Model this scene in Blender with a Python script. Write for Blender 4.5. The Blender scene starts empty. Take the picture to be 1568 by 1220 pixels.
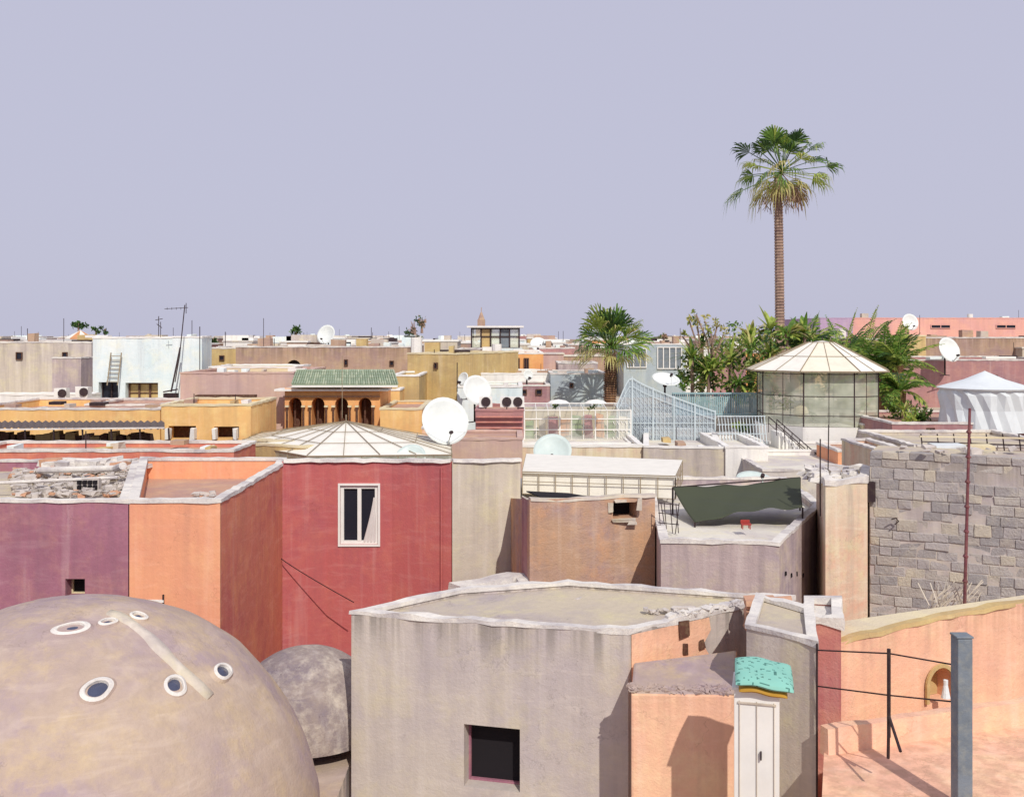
import bpy,bmesh,math,random
from mathutils import Vector,Matrix
from mathutils import noise as nz
random.seed(7)
R=random.Random(11)
F=1568.;CU=784.;HV=512.;CZ=12.
def X(u,d): return (u-CU)/F*d
def Z(v,d): return CZ-(v-HV)/F*d
def P(u,v,d): return Vector((X(u,d),d,Z(v,d)))
scene=bpy.context.scene
COL=scene.collection
ROOTS=[]
def root(name):
    e=bpy.data.objects.new(name,None);e.empty_display_size=.3;COL.objects.link(e);ROOTS.append(e);return e
def hx(h):
    h=h.lstrip('#');r=[]
    for i in (0,2,4):
        c=int(h[i:i+2],16)/255
        r.append(c/12.92 if c<=.04045 else ((c+.055)/1.055)**2.4)
    return (r[0],r[1],r[2],1)
# ---------------------------------------------------------------- materials
class NT:
    def __init__(s,name):
        s.m=bpy.data.materials.new(name);s.m.use_nodes=True;s.t=s.m.node_tree;s.n=s.t.nodes;s.l=s.t.links
        s.b=s.n['Principled BSDF'];s.out=s.n['Material Output']
        s.pos=s.n.new('ShaderNodeNewGeometry').outputs['Position']
    def set(s,sock,v):
        if isinstance(v,bpy.types.NodeSocket): s.l.new(v,sock)
        else: sock.default_value=v
    def mapv(s,v,sc):
        n=s.n.new('ShaderNodeVectorMath');n.operation='MULTIPLY';s.l.new(v,n.inputs[0]);n.inputs[1].default_value=sc;return n.outputs[0]
    def addv(s,v,w):
        n=s.n.new('ShaderNodeVectorMath');n.operation='ADD';s.l.new(v,n.inputs[0]);s.set(n.inputs[1],w);return n.outputs[0]
    def noise(s,sc,det=4,ro=.6,vec=None,dist=0.,col=False):
        n=s.n.new('ShaderNodeTexNoise');s.l.new(vec or s.pos,n.inputs['Vector']);n.inputs['Scale'].default_value=sc
        n.inputs['Detail'].default_value=det;n.inputs['Roughness'].default_value=ro;n.inputs['Distortion'].default_value=dist
        return n.outputs[1 if col else 0]
    def ramp(s,v,a,b,lo=0.,hi=1.):
        n=s.n.new('ShaderNodeMapRange');n.clamp=True;s.set(n.inputs[0],v);n.inputs[1].default_value=a;n.inputs[2].default_value=b
        n.inputs[3].default_value=lo;n.inputs[4].default_value=hi;return n.outputs[0]
    def mul(s,a,b,op='MULTIPLY'):
        n=s.n.new('ShaderNodeMath');n.operation=op;s.set(n.inputs[0],a);s.set(n.inputs[1],b);return n.outputs[0]
    def mix(s,f,a,b,mode='MIX'):
        n=s.n.new('ShaderNodeMix');n.data_type='RGBA';n.blend_type=mode;s.set(n.inputs[0],f);s.set(n.inputs[6],a);s.set(n.inputs[7],b);return n.outputs[2]
    def bump(s,h,st,dist=.02):
        n=s.n.new('ShaderNodeBump');n.inputs['Strength'].default_value=st;n.inputs['Distance'].default_value=dist;s.l.new(h,n.inputs['Height']);s.l.new(n.outputs[0],s.b.inputs['Normal'])
def sc3(c,k): return (min(c[0]*k,1),min(c[1]*k,1),min(c[2]*k,1),1)
def mixc(a,b,t): return tuple(a[i]*(1-t)+b[i]*t for i in range(3))+(1,)
VIO=hx('9a8a9c');YEL=hx('dccf9b')
def soft(c): return sc3(mixc(c,(.6,.57,.53,1),.05),1.03)
def plaster(name,col,var=.5,streak=.5,crack=.5,bump=.3,rough=.93,a1=None,a2=None,sc=1.,top=True,drip=0.):
    t=NT(name);c=soft(hx(col))
    a1=soft(hx(a1)) if a1 else mixc(c,VIO,.4);a2=soft(hx(a2)) if a2 else mixc(c,YEL,.4)
    n1=t.noise(.55*sc,5,.66,dist=.5);n2=t.noise(1.7*sc,6,.72,vec=t.addv(t.pos,(31,7,3)));n3=t.noise(9*sc,3,.7)
    x=t.mix(t.mul(t.ramp(n1,.43,.64),var*1.15),c,a1)
    x=t.mix(t.mul(t.ramp(n2,.48,.68),var),x,a2)
    x=t.mix(t.ramp(n3,.4,.72,0,.4*var+.05),x,sc3(c,.8))
    if streak>.05:
        brush=t.noise(1.,3,.65,vec=t.mapv(t.pos,(1.6*sc,1.6*sc,7*sc)),dist=.8)
        x=t.mix(t.ramp(brush,.52,.75,0,.5*var),x,mixc(sc3(c,1.2),hx('e8ddd0'),.25))
        gen=t.n.new('ShaderNodeTexCoord').outputs['Generated']
        sep=t.n.new('ShaderNodeSeparateXYZ');t.l.new(gen,sep.inputs[0])
        st=t.noise(1.,3,.62,vec=t.mapv(t.pos,(4.5*sc,4.5*sc,.28*sc)),dist=.25)
        m=t.ramp(st,.5,.74)
        if top: m=t.mul(m,t.ramp(sep.outputs[2],.5,.99,.15,1.))
        x=t.mix(t.mul(m,streak*.7),x,mixc(sc3(c,.5),VIO,.25))
        x=t.mix(t.mul(t.ramp(st,.46,.3),streak*.4),x,mixc(sc3(c,1.2),hx('f0eadf'),.5))
        if drip:
            dn=t.noise(1.,2,.6,vec=t.mapv(t.pos,(7.5,7.5,.15)),dist=.1)
            dm=t.mul(t.ramp(dn,.42,.6),t.ramp(t.mul(sep.outputs[2],t.mul(n2,.05),'ADD'),.965,1.02))
            x=t.mix(t.mul(dm,drip),x,sc3(c,.4))
    if crack>.25:
        vo=t.n.new('ShaderNodeTexVoronoi');vo.feature='DISTANCE_TO_EDGE';vo.inputs['Scale'].default_value=.8*sc
        nv=t.noise(2.2*sc,4,.7,col=True);t.l.new(t.addv(t.pos,nv),vo.inputs['Vector'])
        ln=t.ramp(vo.outputs['Distance'],0,.011,1,0)
        x=t.mix(t.mul(t.mul(ln,t.ramp(n1,.5,.56)),crack*.8),x,sc3(c,.35))
    t.l.new(x,t.b.inputs['Base Color']);t.b.inputs['Roughness'].default_value=rough;t.b.inputs['Specular IOR Level'].default_value=.12
    h=t.mul(t.mul(n2,1.5),t.mul(t.noise(28,2,.7),.5),'ADD')
    t.bump(h,bump,.03);return t.m
def simple(name,col,rough=.6,var=.15,metal=0.,bump=0.):
    t=NT(name);c=hx(col)
    x=t.mix(t.ramp(t.noise(3,4,.65),.4,.65,0,var*2),c,sc3(c,.65))
    if var>.06: x=t.mix(t.ramp(t.noise(14,3,.65),.45,.7,0,var),x,mixc(c,YEL,.35))
    t.l.new(x,t.b.inputs['Base Color']);t.b.inputs['Roughness'].default_value=rough;t.b.inputs['Metallic'].default_value=metal
    t.b.inputs['Specular IOR Level'].default_value=.3
    if bump: t.bump(t.noise(20,4,.7),bump)
    return t.m
def glass(name,col,alpha,rough=.12):
    t=NT(name);c=hx(col)
    x=t.mix(t.ramp(t.noise(2,3,.6),.4,.65,0,.5),c,sc3(c,.8))
    t.l.new(x,t.b.inputs['Base Color']);t.b.inputs['Roughness'].default_value=rough
    a=t.ramp(t.noise(1.3,2,.6,vec=t.addv(t.pos,(3,3,9))),.3,.7,max(alpha-.15,0),min(alpha+.15,1))
    t.l.new(a,t.b.inputs['Alpha']);return t.m
def leaf(name,col):
    t=NT(name);c=hx(col)
    x=t.mix(t.ramp(t.noise(6,2,.6),.4,.65),c,sc3(c,.6));t.l.new(x,t.b.inputs['Base Color']);t.b.inputs['Roughness'].default_value=.5
    tr=t.n.new('ShaderNodeBsdfTranslucent');t.l.new(x,tr.inputs[0]);mx=t.n.new('ShaderNodeMixShader');mx.inputs[0].default_value=.35
    t.l.new(t.b.outputs[0],mx.inputs[1]);t.l.new(tr.outputs[0],mx.inputs[2]);t.l.new(mx.outputs[0],t.out.inputs[0]);return t.m
M={}
M['white']=plaster('whitewash','e9e7e1',.35,.45,.3,.3)
M['bluewhite']=plaster('blue_whitewash','e2ebeb',.5,.5,.3,.3,a1='c2d9de',a2='f3f0d2')
M['cope']=plaster('coping_lime','ddd8d0',.8,.0,.2,.5,a1='aaa2a5',a2='e8e2d5',sc=2,top=False)
M['copey']=plaster('coping_cream','dccfa9',.7,.0,.2,.5,top=False)
M['red']=plaster('red_plaster','b85b5a',.6,.4,.35,.3,a1='a04f5c',a2='c5705f')
M['orange']=plaster('orange_plaster','e6a178',.5,.35,.35,.3,a1='d88e74',a2='edb482')
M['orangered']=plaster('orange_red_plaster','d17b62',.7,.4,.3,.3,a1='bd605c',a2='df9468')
M['purple']=plaster('purple_plaster','945d6f',.65,.5,.35,.3,a1='a66d80',a2='b07c76')
M['greyb']=plaster('grey_beige_plaster','c5b9a9',.65,.8,.3,.3,a1='b0a5a6',a2='d2c9a0')
M['grey']=plaster('grey_plaster','c1b6ac',.6,.6,.35,.3,a1='b0a5a8',a2='cabf9f',drip=.75)
M['brown']=plaster('brown_plaster','ba967a',.8,.6,.6,.6,a1='a0868a',a2='d19d70')
M['mauve']=plaster('mauve_plaster','b6a4a2',.85,.85,.4,.4,a1='9d8e96',a2='c6b89e')
M['cream']=plaster('cream_plaster','d8c9af',.85,.9,.4,.4,a1='d6a68c',a2='dbd3a4')
M['salmon']=plaster('salmon_plaster','eebb98',.65,.5,.4,.4,a1='dea992',a2='f2d2a4',drip=.3)
M['salmonr']=plaster('salmon_red','c98274',.7,.5,.4,.4,a1='b26a70',a2='e0a286')
M['pinktan']=plaster('pink_tan','c4a598',.5,.4,.2,.2,a1='b0969a',a2='ceb694')
M['yellow']=plaster('yellow_ochre','e8bb76',.6,.4,.2,.2,a1='daa86e',a2='f0d690')
M['tan']=plaster('tan_plaster','b2937b',.65,.5,.3,.3,a1='967c80',a2='c2aa7e',drip=.5)
M['ochre']=plaster('ochre_plaster','c5a86f',.65,.6,.3,.3,a1='a8916c',a2='d5c282')
M['orange2']=plaster('orange_house_plaster','e5a564',.5,.3,.3,.2,a1='d08a64',a2='ebbf7a')
M['darkred']=plaster('darkred_plaster','a87877',.65,.5,.3,.3,a1='8a6a74',a2='bb8d7e')
M['pinkfar']=plaster('pink_far','dca292',.5,.3,.2,.2,a1='c6949a',a2='e4b090')
M['lilac']=plaster('lilac_far','b094b0',.5,.3,.2,.2,a1='9c88a2',a2='bfa6ac')
M['roof']=plaster('roof_screed','c2b59f',.85,.0,.5,.5,a1='a89c9e',a2='cdc29a',top=False)
M['roofw']=plaster('roof_white','dad5c8',.8,.0,.4,.4,a1='bab0b2',a2='dfd7b4',top=False)
M['rooft']=plaster('roof_terracotta','bf967e',.7,.0,.5,.4,a1='a68686',a2='cdab88',top=False)
M['dome']=plaster('dome_render','b39e8d',.9,.2,.45,.4,a1='9e8a92',a2='c2ab86',top=False)
M['dome2']=plaster('dome_dark','94857e',.95,.6,.9,.6,a1='786c78',a2='c4b8a8',sc=1.8,top=False)
M['ground']=plaster('ground_earth','9a7f68',.7,.0,.0,.3,top=False)
M['teal']=plaster('bluegrey','a8b5b9',.5,.4,.2,.2,a1='959da8',a2='bcbfaa')
M['black']=simple('dark_interior','1e1a1e',.9,.04)
M['dwin']=simple('window_dark_glass','262731',.15,.05)
M['iron']=simple('iron_dark','3a2c30',.6,.1,.3)
M['rust']=simple('rusty_pipe','7d4a50',.7,.3,.2)
M['frame']=simple('white_paint_frame','e8e6e0',.5,.1)
M['rib']=simple('rib_brown','95866f',.6,.2)
M['wood']=simple('dark_wood','5c3c31',.7,.3)
M['dish']=simple('dish_white','e2e6e2',.45,.14)
M['disht']=simple('dish_teal','c8d5d1',.45,.14)
M['panel']=simple('roof_panel_cream','efebdf',.5,.12)
M['panel2']=simple('roof_panel_sand','e8e0cc',.5,.15)
M['tile']=simple('green_tile','96a68c',.5,.25)
M['tile2']=simple('green_tile_pale','b3bda2',.5,.25)
M['tarp']=simple('green_tarp','454a39',.8,.04)
M['turq']=simple('turquoise_cloth','86c0b1',.9,.1)
M['turqd']=simple('dark_leaf_print','4d7d74',.9,.1)
M['ochrec']=simple('ochre_cloth','b78b35',.85,.2)
M['red_s']=simple('red_plastic','a53c36',.5,.1)
M['pinkc']=simple('pink_cloth','c98a8c',.9,.2)
M['greenc']=simple('green_cloth','93aa76',.9,.2)
M['orangec']=simple('orange_cloth','cf9568',.9,.2)
M['curtain']=simple('curtain','d4ccc8',.9,.1)
M['tent']=simple('tent_canvas','d8dee0',.8,.1)
M['stone']=simple('loose_stone','c6bdb6',.9,.25,bump=.5)
M['brickr']=simple('loose_brick','cb9c80',.9,.3,bump=.5)
M['latt']=simple('lattice_bluewhite','c4d0d4',.5,.12)
M['tealf']=simple('teal_fence','97b4b9',.6,.2)
M['post']=simple('bluegrey_post','7a838c',.7,.3,bump=.3)
M['gpane']=glass('glass_green','e0e5cf',.42)
M['gclear']=glass('glass_pale','e6e8e0',.3)
M['gblue']=glass('oculus_glass','4a5068',.95,.1)
M['glat']=glass('lattice_backing','aab8c4',.65,.5)
M['g1']=leaf('leaf_dark','3f5f30');M['g2']=leaf('leaf_mid','6f953c');M['g3']=leaf('leaf_light','aebf58')
M['g4']=leaf('leaf_yellow','cdc47c');M['g5']=leaf('leaf_dead','b8977c')
M['trunk']=plaster('palm_bark','9a7e70',.8,.0,.2,.9,a1='70564f',a2='b3997c',sc=3,top=False)
M['trunk2']=plaster('palm_bark_brown','845a3c',.8,.0,.2,.9,a1='5c4232',a2='a58256',sc=3,top=False)
M['reed']=simple('dry_reed','cfc5b4',.8,.2)
M['awn']=simple('awning_sheet','66595a',.8,.4)
# ---------------------------------------------------------------- mesh helpers
def mk(name,vs,fs,mats,parent=None,mi=None,smooth=False,bevel=0,solid=0,recalc=True):
    me=bpy.data.meshes.new(name);me.from_pydata([tuple(v) for v in vs],[],fs)
    if not isinstance(mats,(list,tuple)): mats=[mats]
    for m in mats: me.materials.append(M[m] if isinstance(m,str) else m)
    if mi: me.polygons.foreach_set('material_index',mi)
    if recalc:
        bm=bmesh.new();bm.from_mesh(me);bmesh.ops.recalc_face_normals(bm,faces=bm.faces);bm.to_mesh(me);bm.free()
    if smooth: me.polygons.foreach_set('use_smooth',[True]*len(me.polygons))
    o=bpy.data.objects.new(name,me);COL.objects.link(o)
    if parent: o.parent=parent
    if solid:
        s=o.modifiers.new('s','SOLIDIFY');s.thickness=solid
    if bevel:
        b=o.modifiers.new('b','BEVEL');b.width=bevel;b.segments=2;b.limit_method='ANGLE'
    return o
class MB:
    def __init__(s): s.v=[];s.f=[];s.mi=[]
    def add(s,vs,fs,m=0):
        o=len(s.v);s.v+= [Vector(v) for v in vs];s.f+=[[i+o for i in f] for f in fs];s.mi+=[m]*len(fs)
    def box(s,c,sx,sy,sz,m=0,rot=None,jit=0):
        vs=[]
        for dz in(-.5,.5):
            for dx,dy in((-.5,-.5),(.5,-.5),(.5,.5),(-.5,.5)):
                p=Vector((dx*sx,dy*sy,dz*sz))
                if jit:p+=Vector((R.uniform(-jit,jit),R.uniform(-jit,jit),R.uniform(-jit,jit)))
                if rot:p=rot@p
                vs.append(Vector(c)+p)
        s.add(vs,[[0,3,2,1],[4,5,6,7],[0,1,5,4],[1,2,6,5],[2,3,7,6],[3,0,4,7]],m)
    def bar(s,a,b,r,m=0,n=4,r2=None):
        a=Vector(a);b=Vector(b);d=(b-a)
        if d.length<1e-5:return
        d.normalize();q=Vector((0,0,1)) if abs(d.z)<.9 else Vector((1,0,0));x=d.cross(q).normalized();y=d.cross(x)
        r2=r if r2 is None else r2;vs=[]
        for c,rr in((a,r),(b,r2)):
            for i in range(n):
                t=2*math.pi*(i+.5)/n;vs.append(c+x*rr*math.cos(t)*1.2+y*rr*math.sin(t)*1.2)
        fs=[[i,(i+1)%n,n+(i+1)%n,n+i] for i in range(n)]+[list(range(n))[::-1],list(range(n,2*n))]
        s.add(vs,fs,m)
    def path(s,pts,r,m=0,n=4):
        for a,b in zip(pts,pts[1:]): s.bar(a,b,r,m,n)
    def obj(s,name,mats,parent=None,**k): return mk(name,s.v,s.f,mats,parent,s.mi,**k)
def inset(poly,t):
    n=len(poly);out=[]
    for i in range(n):
        a=poly[i-1];b=poly[i];c=poly[(i+1)%n]
        d1=Vector((b[0]-a[0],b[1]-a[1])).normalized();d2=Vector((c[0]-b[0],c[1]-b[1])).normalized()
        n1=Vector((-d1.y,d1.x));n2=Vector((-d2.y,d2.x));k=n1+n2
        den=max(1+n1.dot(n2),.35);k=k/den*t
        out.append((b[0]+k.x,b[1]+k.y,b[2]))
    return out
def ccw(p):
    a=sum(p[i-1][0]*p[i][1]-p[i][0]*p[i-1][1] for i in range(len(p)))
    return p if a>0 else p[::-1]
def core(parent,tops,zb=0,mats=('grey','cope','roof'),pt=.14,ph=.3,name='walls',bevel=0,coping=True,ch=.03,jit=.015,ov=.02):
    p=ccw([tuple(t) for t in tops]);n=len(p)
    vs=[(a[0],a[1],zb) for a in p]+list(p);fs=[list(range(n))[::-1]];mi=[0]
    for i in range(n):
        j=(i+1)%n;fs.append([i,j,n+j,n+i]);mi.append(0)
    if ph>0:
        q=inset(p,pt);zf=min(a[2] for a in p)-ph
        vs+=q+[(a[0],a[1],zf) for a in q]
        for i in range(n):
            j=(i+1)%n;fs.append([n+i,n+j,2*n+j,2*n+i]);mi.append(1)
            fs.append([2*n+i,2*n+j,3*n+j,3*n+i]);mi.append(0)
        fs.append(list(range(3*n,4*n)));mi.append(2)
    else:
        fs.append(list(range(n,2*n)));mi.append(2)
    o=mk(name,vs,fs,list(mats),parent,mi,bevel=bevel)
    if coping and ph>0:
        A=inset(p,-ov);B=inset(p,pt+.02);ring=[]
        for i in range(n):
            j=(i+1)%n;L=(Vector(p[j])-Vector(p[i])).length;k=max(1,int(L/.2))
            for s in range(k):
                t=s/k;a=Vector(A[i]).lerp(Vector(A[j]),t);b=Vector(B[i]).lerp(Vector(B[j]),t)
                jz=R.uniform(-jit,jit);jx=Vector((R.uniform(-jit,jit),R.uniform(-jit,jit),0))*.6
                ring.append([a+jx+Vector((0,0,-.02-abs(jz)*1.5)),a+jx*.5+Vector((0,0,ch+jz)),b+Vector((0,0,ch+jz*.8)),b+Vector((0,0,-.03))])
        K=len(ring);vv=[x for r in ring for x in r];ff=[]
        for i in range(K):
            j=(i+1)%K
            for c in range(4): ff.append([4*i+c,4*j+c,4*j+(c+1)%4,4*i+(c+1)%4])
        mk('coping',vv,ff,mats[1],parent)
    return o
def copath(parent,pts,w,h,mat,jit=.015,name='coping'):
    pp=[]
    for a,b in zip(pts,pts[1:]):
        k=max(1,int((b-a).length/.18))
        for s in range(k): pp.append(a.lerp(b,s/k))
    pp.append(pts[-1]);vv=[];ff=[]
    for i,c in enumerate(pp):
        d=(pp[min(i+1,len(pp)-1)]-pp[max(i-1,0)]);d.z=0;d.normalize();s=Vector((-d.y,d.x,0))
        jz=R.uniform(-jit,jit);ww=w*.5+R.uniform(-jit,jit)
        vv+=[c-s*ww+Vector((0,0,-.03+jz)),c-s*ww*.85+Vector((0,0,h+jz)),c+s*ww*.85+Vector((0,0,h+jz)),c+s*ww+Vector((0,0,-.03+jz))]
    for i in range(len(pp)-1):
        for c in range(4): ff.append([4*i+c,4*i+4+c,4*i+4+(c+1)%4,4*i+(c+1)%4])
    e=4*(len(pp)-1);ff+=[[0,1,2,3],[e+3,e+2,e+1,e]]
    return mk(name,vv,ff,mat,parent)
def wallframe(A,B,u,v):
    ax,ay=A;bx,by=B;k=(u-CU)/F;den=(bx-ax)-k*(by-ay);t=(k*ay-ax)/den
    y=ay+(by-ay)*t;x=k*y;z=Z(v,y);xd=Vector((bx-ax,by-ay,0)).normalized();nd=Vector((-xd.y,xd.x,0))
    return Vector((x,y,z)),xd,nd,y/F
def cutall(obj,cuts):
    """one boolean with every opening of the wall at once"""
    if not cuts: return
    vs=[];fs=[]
    for o,xd,nd,outline,depth in cuts:
        n=len(outline);b=len(vs)
        vs+=[o+xd*a+Vector((0,0,c))-nd*.15 for a,c in outline]+[o+xd*a+Vector((0,0,c))+nd*depth for a,c in outline]
        fs+=[[b+i,b+(i+1)%n,b+n+(i+1)%n,b+n+i] for i in range(n)]+[[b+i for i in range(n)][::-1],[b+i for i in range(n,2*n)]]
    c=mk('tmp_cut',vs,fs,[]);md=obj.modifiers.new('bo','BOOLEAN');md.object=c;md.operation='DIFFERENCE';md.solver='EXACT'
    for m in obj.modifiers:
        if m.type!='BOOLEAN': m.show_viewport=False
    bpy.context.view_layer.update();dg=bpy.context.evaluated_depsgraph_get()
    me=bpy.data.meshes.new_from_object(obj.evaluated_get(dg));obj.modifiers.remove(md);obj.data=me
    for m in obj.modifiers: m.show_viewport=True
    bpy.data.objects.remove(c,do_unlink=True)
def window(parent,obj,A,B,u,v,w,h,depth=.18,frame='frame',glass_='dwin',cols=2,rows=1,fw=.05,arch=False,outer=False,sill=False,name='window',noframe=False,cuts=None):
    o,xd,nd,k=wallframe(A,B,u,v);W=w*k/max(abs(xd.x),.3);H=h*k
    out=[(-W/2,-H/2),(W/2,-H/2)]
    if arch:
        out+= [(W/2,H/2-W/2)]+[(W/2*math.cos(t),H/2-W/2+W/2*math.sin(t)) for t in [math.pi*i/8 for i in range(1,8)]]+[(-W/2,H/2-W/2)]
    else: out+=[(W/2,H/2),(-W/2,H/2)]
    if obj:
        if cuts is not None: cuts.append((o,xd,nd,out,depth))
        else: cutall(obj,[(o,xd,nd,out,depth)])
    rot=Matrix((xd,nd,Vector((0,0,1)))).transposed()
    dd=depth if obj else -.004
    m=MB();C=lambda x,y,z:o+xd*x+nd*y+Vector((0,0,z))
    if arch: 
        n=len(out);m.add([C(a*.985,dd-.012,b*.985) for a,b in out],[list(range(n))],0)
    else: m.box(C(0,dd-.012,0),W-.004,.02,H-.004,0,rot)
    if not noframe:
        yf=dd-.05
        for x in(-1,1): m.box(C(x*(W/2-fw/2),yf,0),fw-.002,.05,H-.003,1,rot)
        for z in(-1,1): m.box(C(0,yf,z*(H/2-fw/2)),W-2*fw,.046,fw-.002,1,rot)
        for i in range(1,cols): m.box(C(-W/2+W*i/cols,yf-.004,0),fw*1.1,.05,H-2*fw,1,rot)
        for i in range(1,rows): m.box(C(0,yf-.002,-H/2+H*i/rows),W-2*fw,.04,fw*.6,1,rot)
    if outer:
        for x in(-1,1): m.box(C(x*(W/2+fw*.3),-.01,0),fw*.6,.04,H+1.2*fw,1,rot)
        for z in(-1,1): m.box(C(0,-.008,z*(H/2+fw*.3)),W,.04,fw*.6,1,rot)
    m.obj(name,[glass_,frame],parent)
    return o,xd,nd,W,H
def house(name,u1,u2,v,d,L,mats=('grey','cope','roof'),ph=.3,pt=.13,zb=0,skew=0,wins=(),ch=.03,par=None,v2=None):
    g=par or root(name);z=Z(v,d);z2=z if v2 is None else Z(v2,d+skew)
    a=(X(u1,d),d,z);b=(X(u2,d+skew),d+skew,z2)
    dx=(b[0]-a[0]);dy=b[1]-a[1];l=math.hypot(dx,dy);nx,ny=-dy/l,dx/l
    t=[a,b,(b[0]+nx*L,b[1]+ny*L,z2),(a[0]+nx*L,a[1]+ny*L,z)]
    o=core(g,t,zb,mats,pt,ph,ch=ch);cuts=[]
    for w in wins:
        kw=dict(w[4]) if len(w)>4 else dict(frame='wood',cols=1,fw=.04)
        window(g,o if kw.pop('hole',False) else None,a[:2],b[:2],w[0],w[1],w[2],w[3],cuts=cuts,**kw)
    cutall(o,cuts)
    return g,o
# ---------------------------------------------------------------- props
def dish(u,v,d,dia,face=(.3,-.85,.45),mast=1.0,mat='dish',name='satellite_dish'):
    g=root(name);c=P(u,v,d);f=Vector(face).normalized();r0=dia/2
    x=f.cross(Vector((0,0,1))).normalized();y=x.cross(f)
    vs=[c-f*.28*r0];n=28;K=7;fs=[]
    for k in range(1,K+1):
        r=r0*k/K
        for i in range(n):
            t=2*math.pi*i/n;vs.append(c+x*r*math.cos(t)*.95+y*r*math.sin(t)+f*(.28*r0*(r/r0)**2-.28*r0))
    for i in range(n): fs.append([0,1+i,1+(i+1)%n])
    for k in range(K-1):
        for i in range(n):
            a=1+k*n;b=a+n;fs.append([a+i,b+i,b+(i+1)%n,a+(i+1)%n])
    mk('reflector',vs,fs,mat,g,smooth=True,solid=.02,recalc=False)
    m=MB();rim=[c+x*r0*.955*math.cos(t)+y*r0*1.005*math.sin(t) for t in [2*math.pi*i/n for i in range(n+1)]];m.path(rim,.01,1)
    back=c-f*(.28*r0+.06);m.bar(c-f*.28*r0,back-f*.1,.06,0,8);m.bar(back-f*.08,back-f*.08-Vector((0,0,mast)),.03,0,8)
    lnb=c+f*r0*.7-y*r0*.75;low=c-y*r0*.98;m.bar(low,lnb,.014,1);m.bar(lnb+f*.04,lnb-f*.08+y*.03,.04,0,8)
    m.bar(c-x*r0*.8-y*.5*r0,lnb,.006,1);m.bar(c+x*r0*.8-y*.5*r0,lnb,.006,1)
    for s in(-1,1): m.bar(back-f*.08-Vector((0,0,mast)),back-f*.08+x*.25*s-Vector((0,0,mast+.02)),.02,0)
    m.obj('mount',['iron',mat],g);return g
def frond_fan(m,o,dr,pl,br,mi,droop=.35,N=20,spread=2.0):
    dr=dr.normalized();up=Vector((0,0,1));side=dr.cross(up)
    if side.length<.1: side=Vector((1,0,0))
    side.normalize();nrm=side.cross(dr).normalized()
    c=o+dr*pl+Vector((0,0,-pl*pl*.06));
    m.bar(o,c,.022,mi)
    tw=R.uniform(-.8,.8);side2=side*math.cos(tw)+nrm*math.sin(tw);nr2=side2.cross(dr)
    for i in range(N):
        t=(i/(N-1)-.5)*2*spread;L=br*(1-.22*abs(t)/spread)*R.uniform(.82,1.1)
        q=dr*math.cos(t)+side2*math.sin(t);w=side2*math.cos(t)-dr*math.sin(t)
        ww=L*spread/N*1.25;fold=nr2*(.05*br*(1 if i%2 else -1))
        p1=c+q*L*.5+fold-Vector((0,0,droop*.12*L));tip=c+q*L*.92-Vector((0,0,droop*L*R.uniform(.6,1.6)))
        p2=c+q*L*.78-Vector((0,0,droop*.38*L))
        mm=mi if R.random()>.25 else min(max(mi+R.choice([-1,1]),0),3)
        m.add([c,p1-w*ww*.55,p1+w*ww*.55,p2-w*ww*.3,p2+w*ww*.3,tip],[[0,1,2],[1,3,4,2],[3,5,4]],mm)
def pinnate(m,o,dr,L,mi,droop=.6,lw=.35,n=26):
    dr=dr.normalized();pts=[];p=o.copy();d=dr.copy();st=L/n
    for i in range(n+1):
        pts.append(p.copy());p=p+d*st;d=(d+Vector((0,0,-droop*1.6/n))).normalized()
    m.path(pts[::3],.02,mi)
    for i in range(3,n+1):
        t=i/n;d=(pts[i]-pts[i-1]).normalized();s=d.cross(Vector((0,0,1)))
        if s.length<.1:s=Vector((1,0,0))
        s.normalize();ll=lw*math.sin(math.pi*min(.15+t*.85,.97))*R.uniform(.85,1.15)+.04
        for sg in(-1,1):
            tip=pts[i]+s*sg*ll*.8+d*ll*.6-Vector((0,0,ll*R.uniform(.1,.5)))
            m.add([pts[i],(pts[i]+tip)/2+d*.04,tip,(pts[i]+tip)/2-d*.03],[[0,1,2,3]],mi if R.random()>.2 else (mi+1)%3)
def strap(m,o,dr,L,w,mi,droop=.8,n=5):
    d=dr.normalized();p=o.copy();s=d.cross(Vector((0,0,1)))
    if s.length<.1:s=Vector((1,0,0))
    s.normalize();vs=[];fs=[]
    for i in range(n+1):
        ww=w*math.sin(math.pi*(.12+.85*i/n));vs+=[p-s*ww,p+s*ww];p=p+d*L/n;d=(d+Vector((0,0,-droop/n))).normalized()
    for i in range(n): fs.append([2*i,2*i+1,2*i+3,2*i+2])
    m.add(vs,fs,mi)
def rdir(lo=-.2,hi=1.):
    a=R.uniform(0,2*math.pi);z=R.uniform(lo,hi);r=math.sqrt(max(0,1-z*z));return Vector((r*math.cos(a),r*math.sin(a),z))
def leafcloud(m,c,rx,ry,rz,n,size,mis=(0,0,1,1,1,2)):
    cl=[(Vector((R.gauss(0,.5)*rx,R.gauss(0,.5)*ry,R.gauss(0,.5)*rz)),R.choice(mis)) for _ in range(max(3,n//40))]
    for _ in range(n):
        b,cm=R.choice(cl);p=Vector(c)+b+Vector((R.gauss(0,.16)*rx,R.gauss(0,.16)*ry,R.gauss(0,.16)*rz))
        d=rdir(-1,1);s=d.cross(rdir(-1,1)).normalized();L=size*R.uniform(.6,1.4)
        mi=cm if R.random()<.65 else R.choice(mis)
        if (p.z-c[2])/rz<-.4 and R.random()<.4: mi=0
        m.add([p,p+d*L*.5+s*L*.22,p+d*L,p+d*L*.5-s*L*.22],[[0,1,2,3]],mi)
GM=['g1','g2','g3','g4','g5','trunk','trunk2']
# ================================================================ GROUND
mk('ground',[(-900,-60,0),(900,-60,0),(900,2500,0),(-900,2500,0)],[[0,1,2,3]],'ground')
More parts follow.
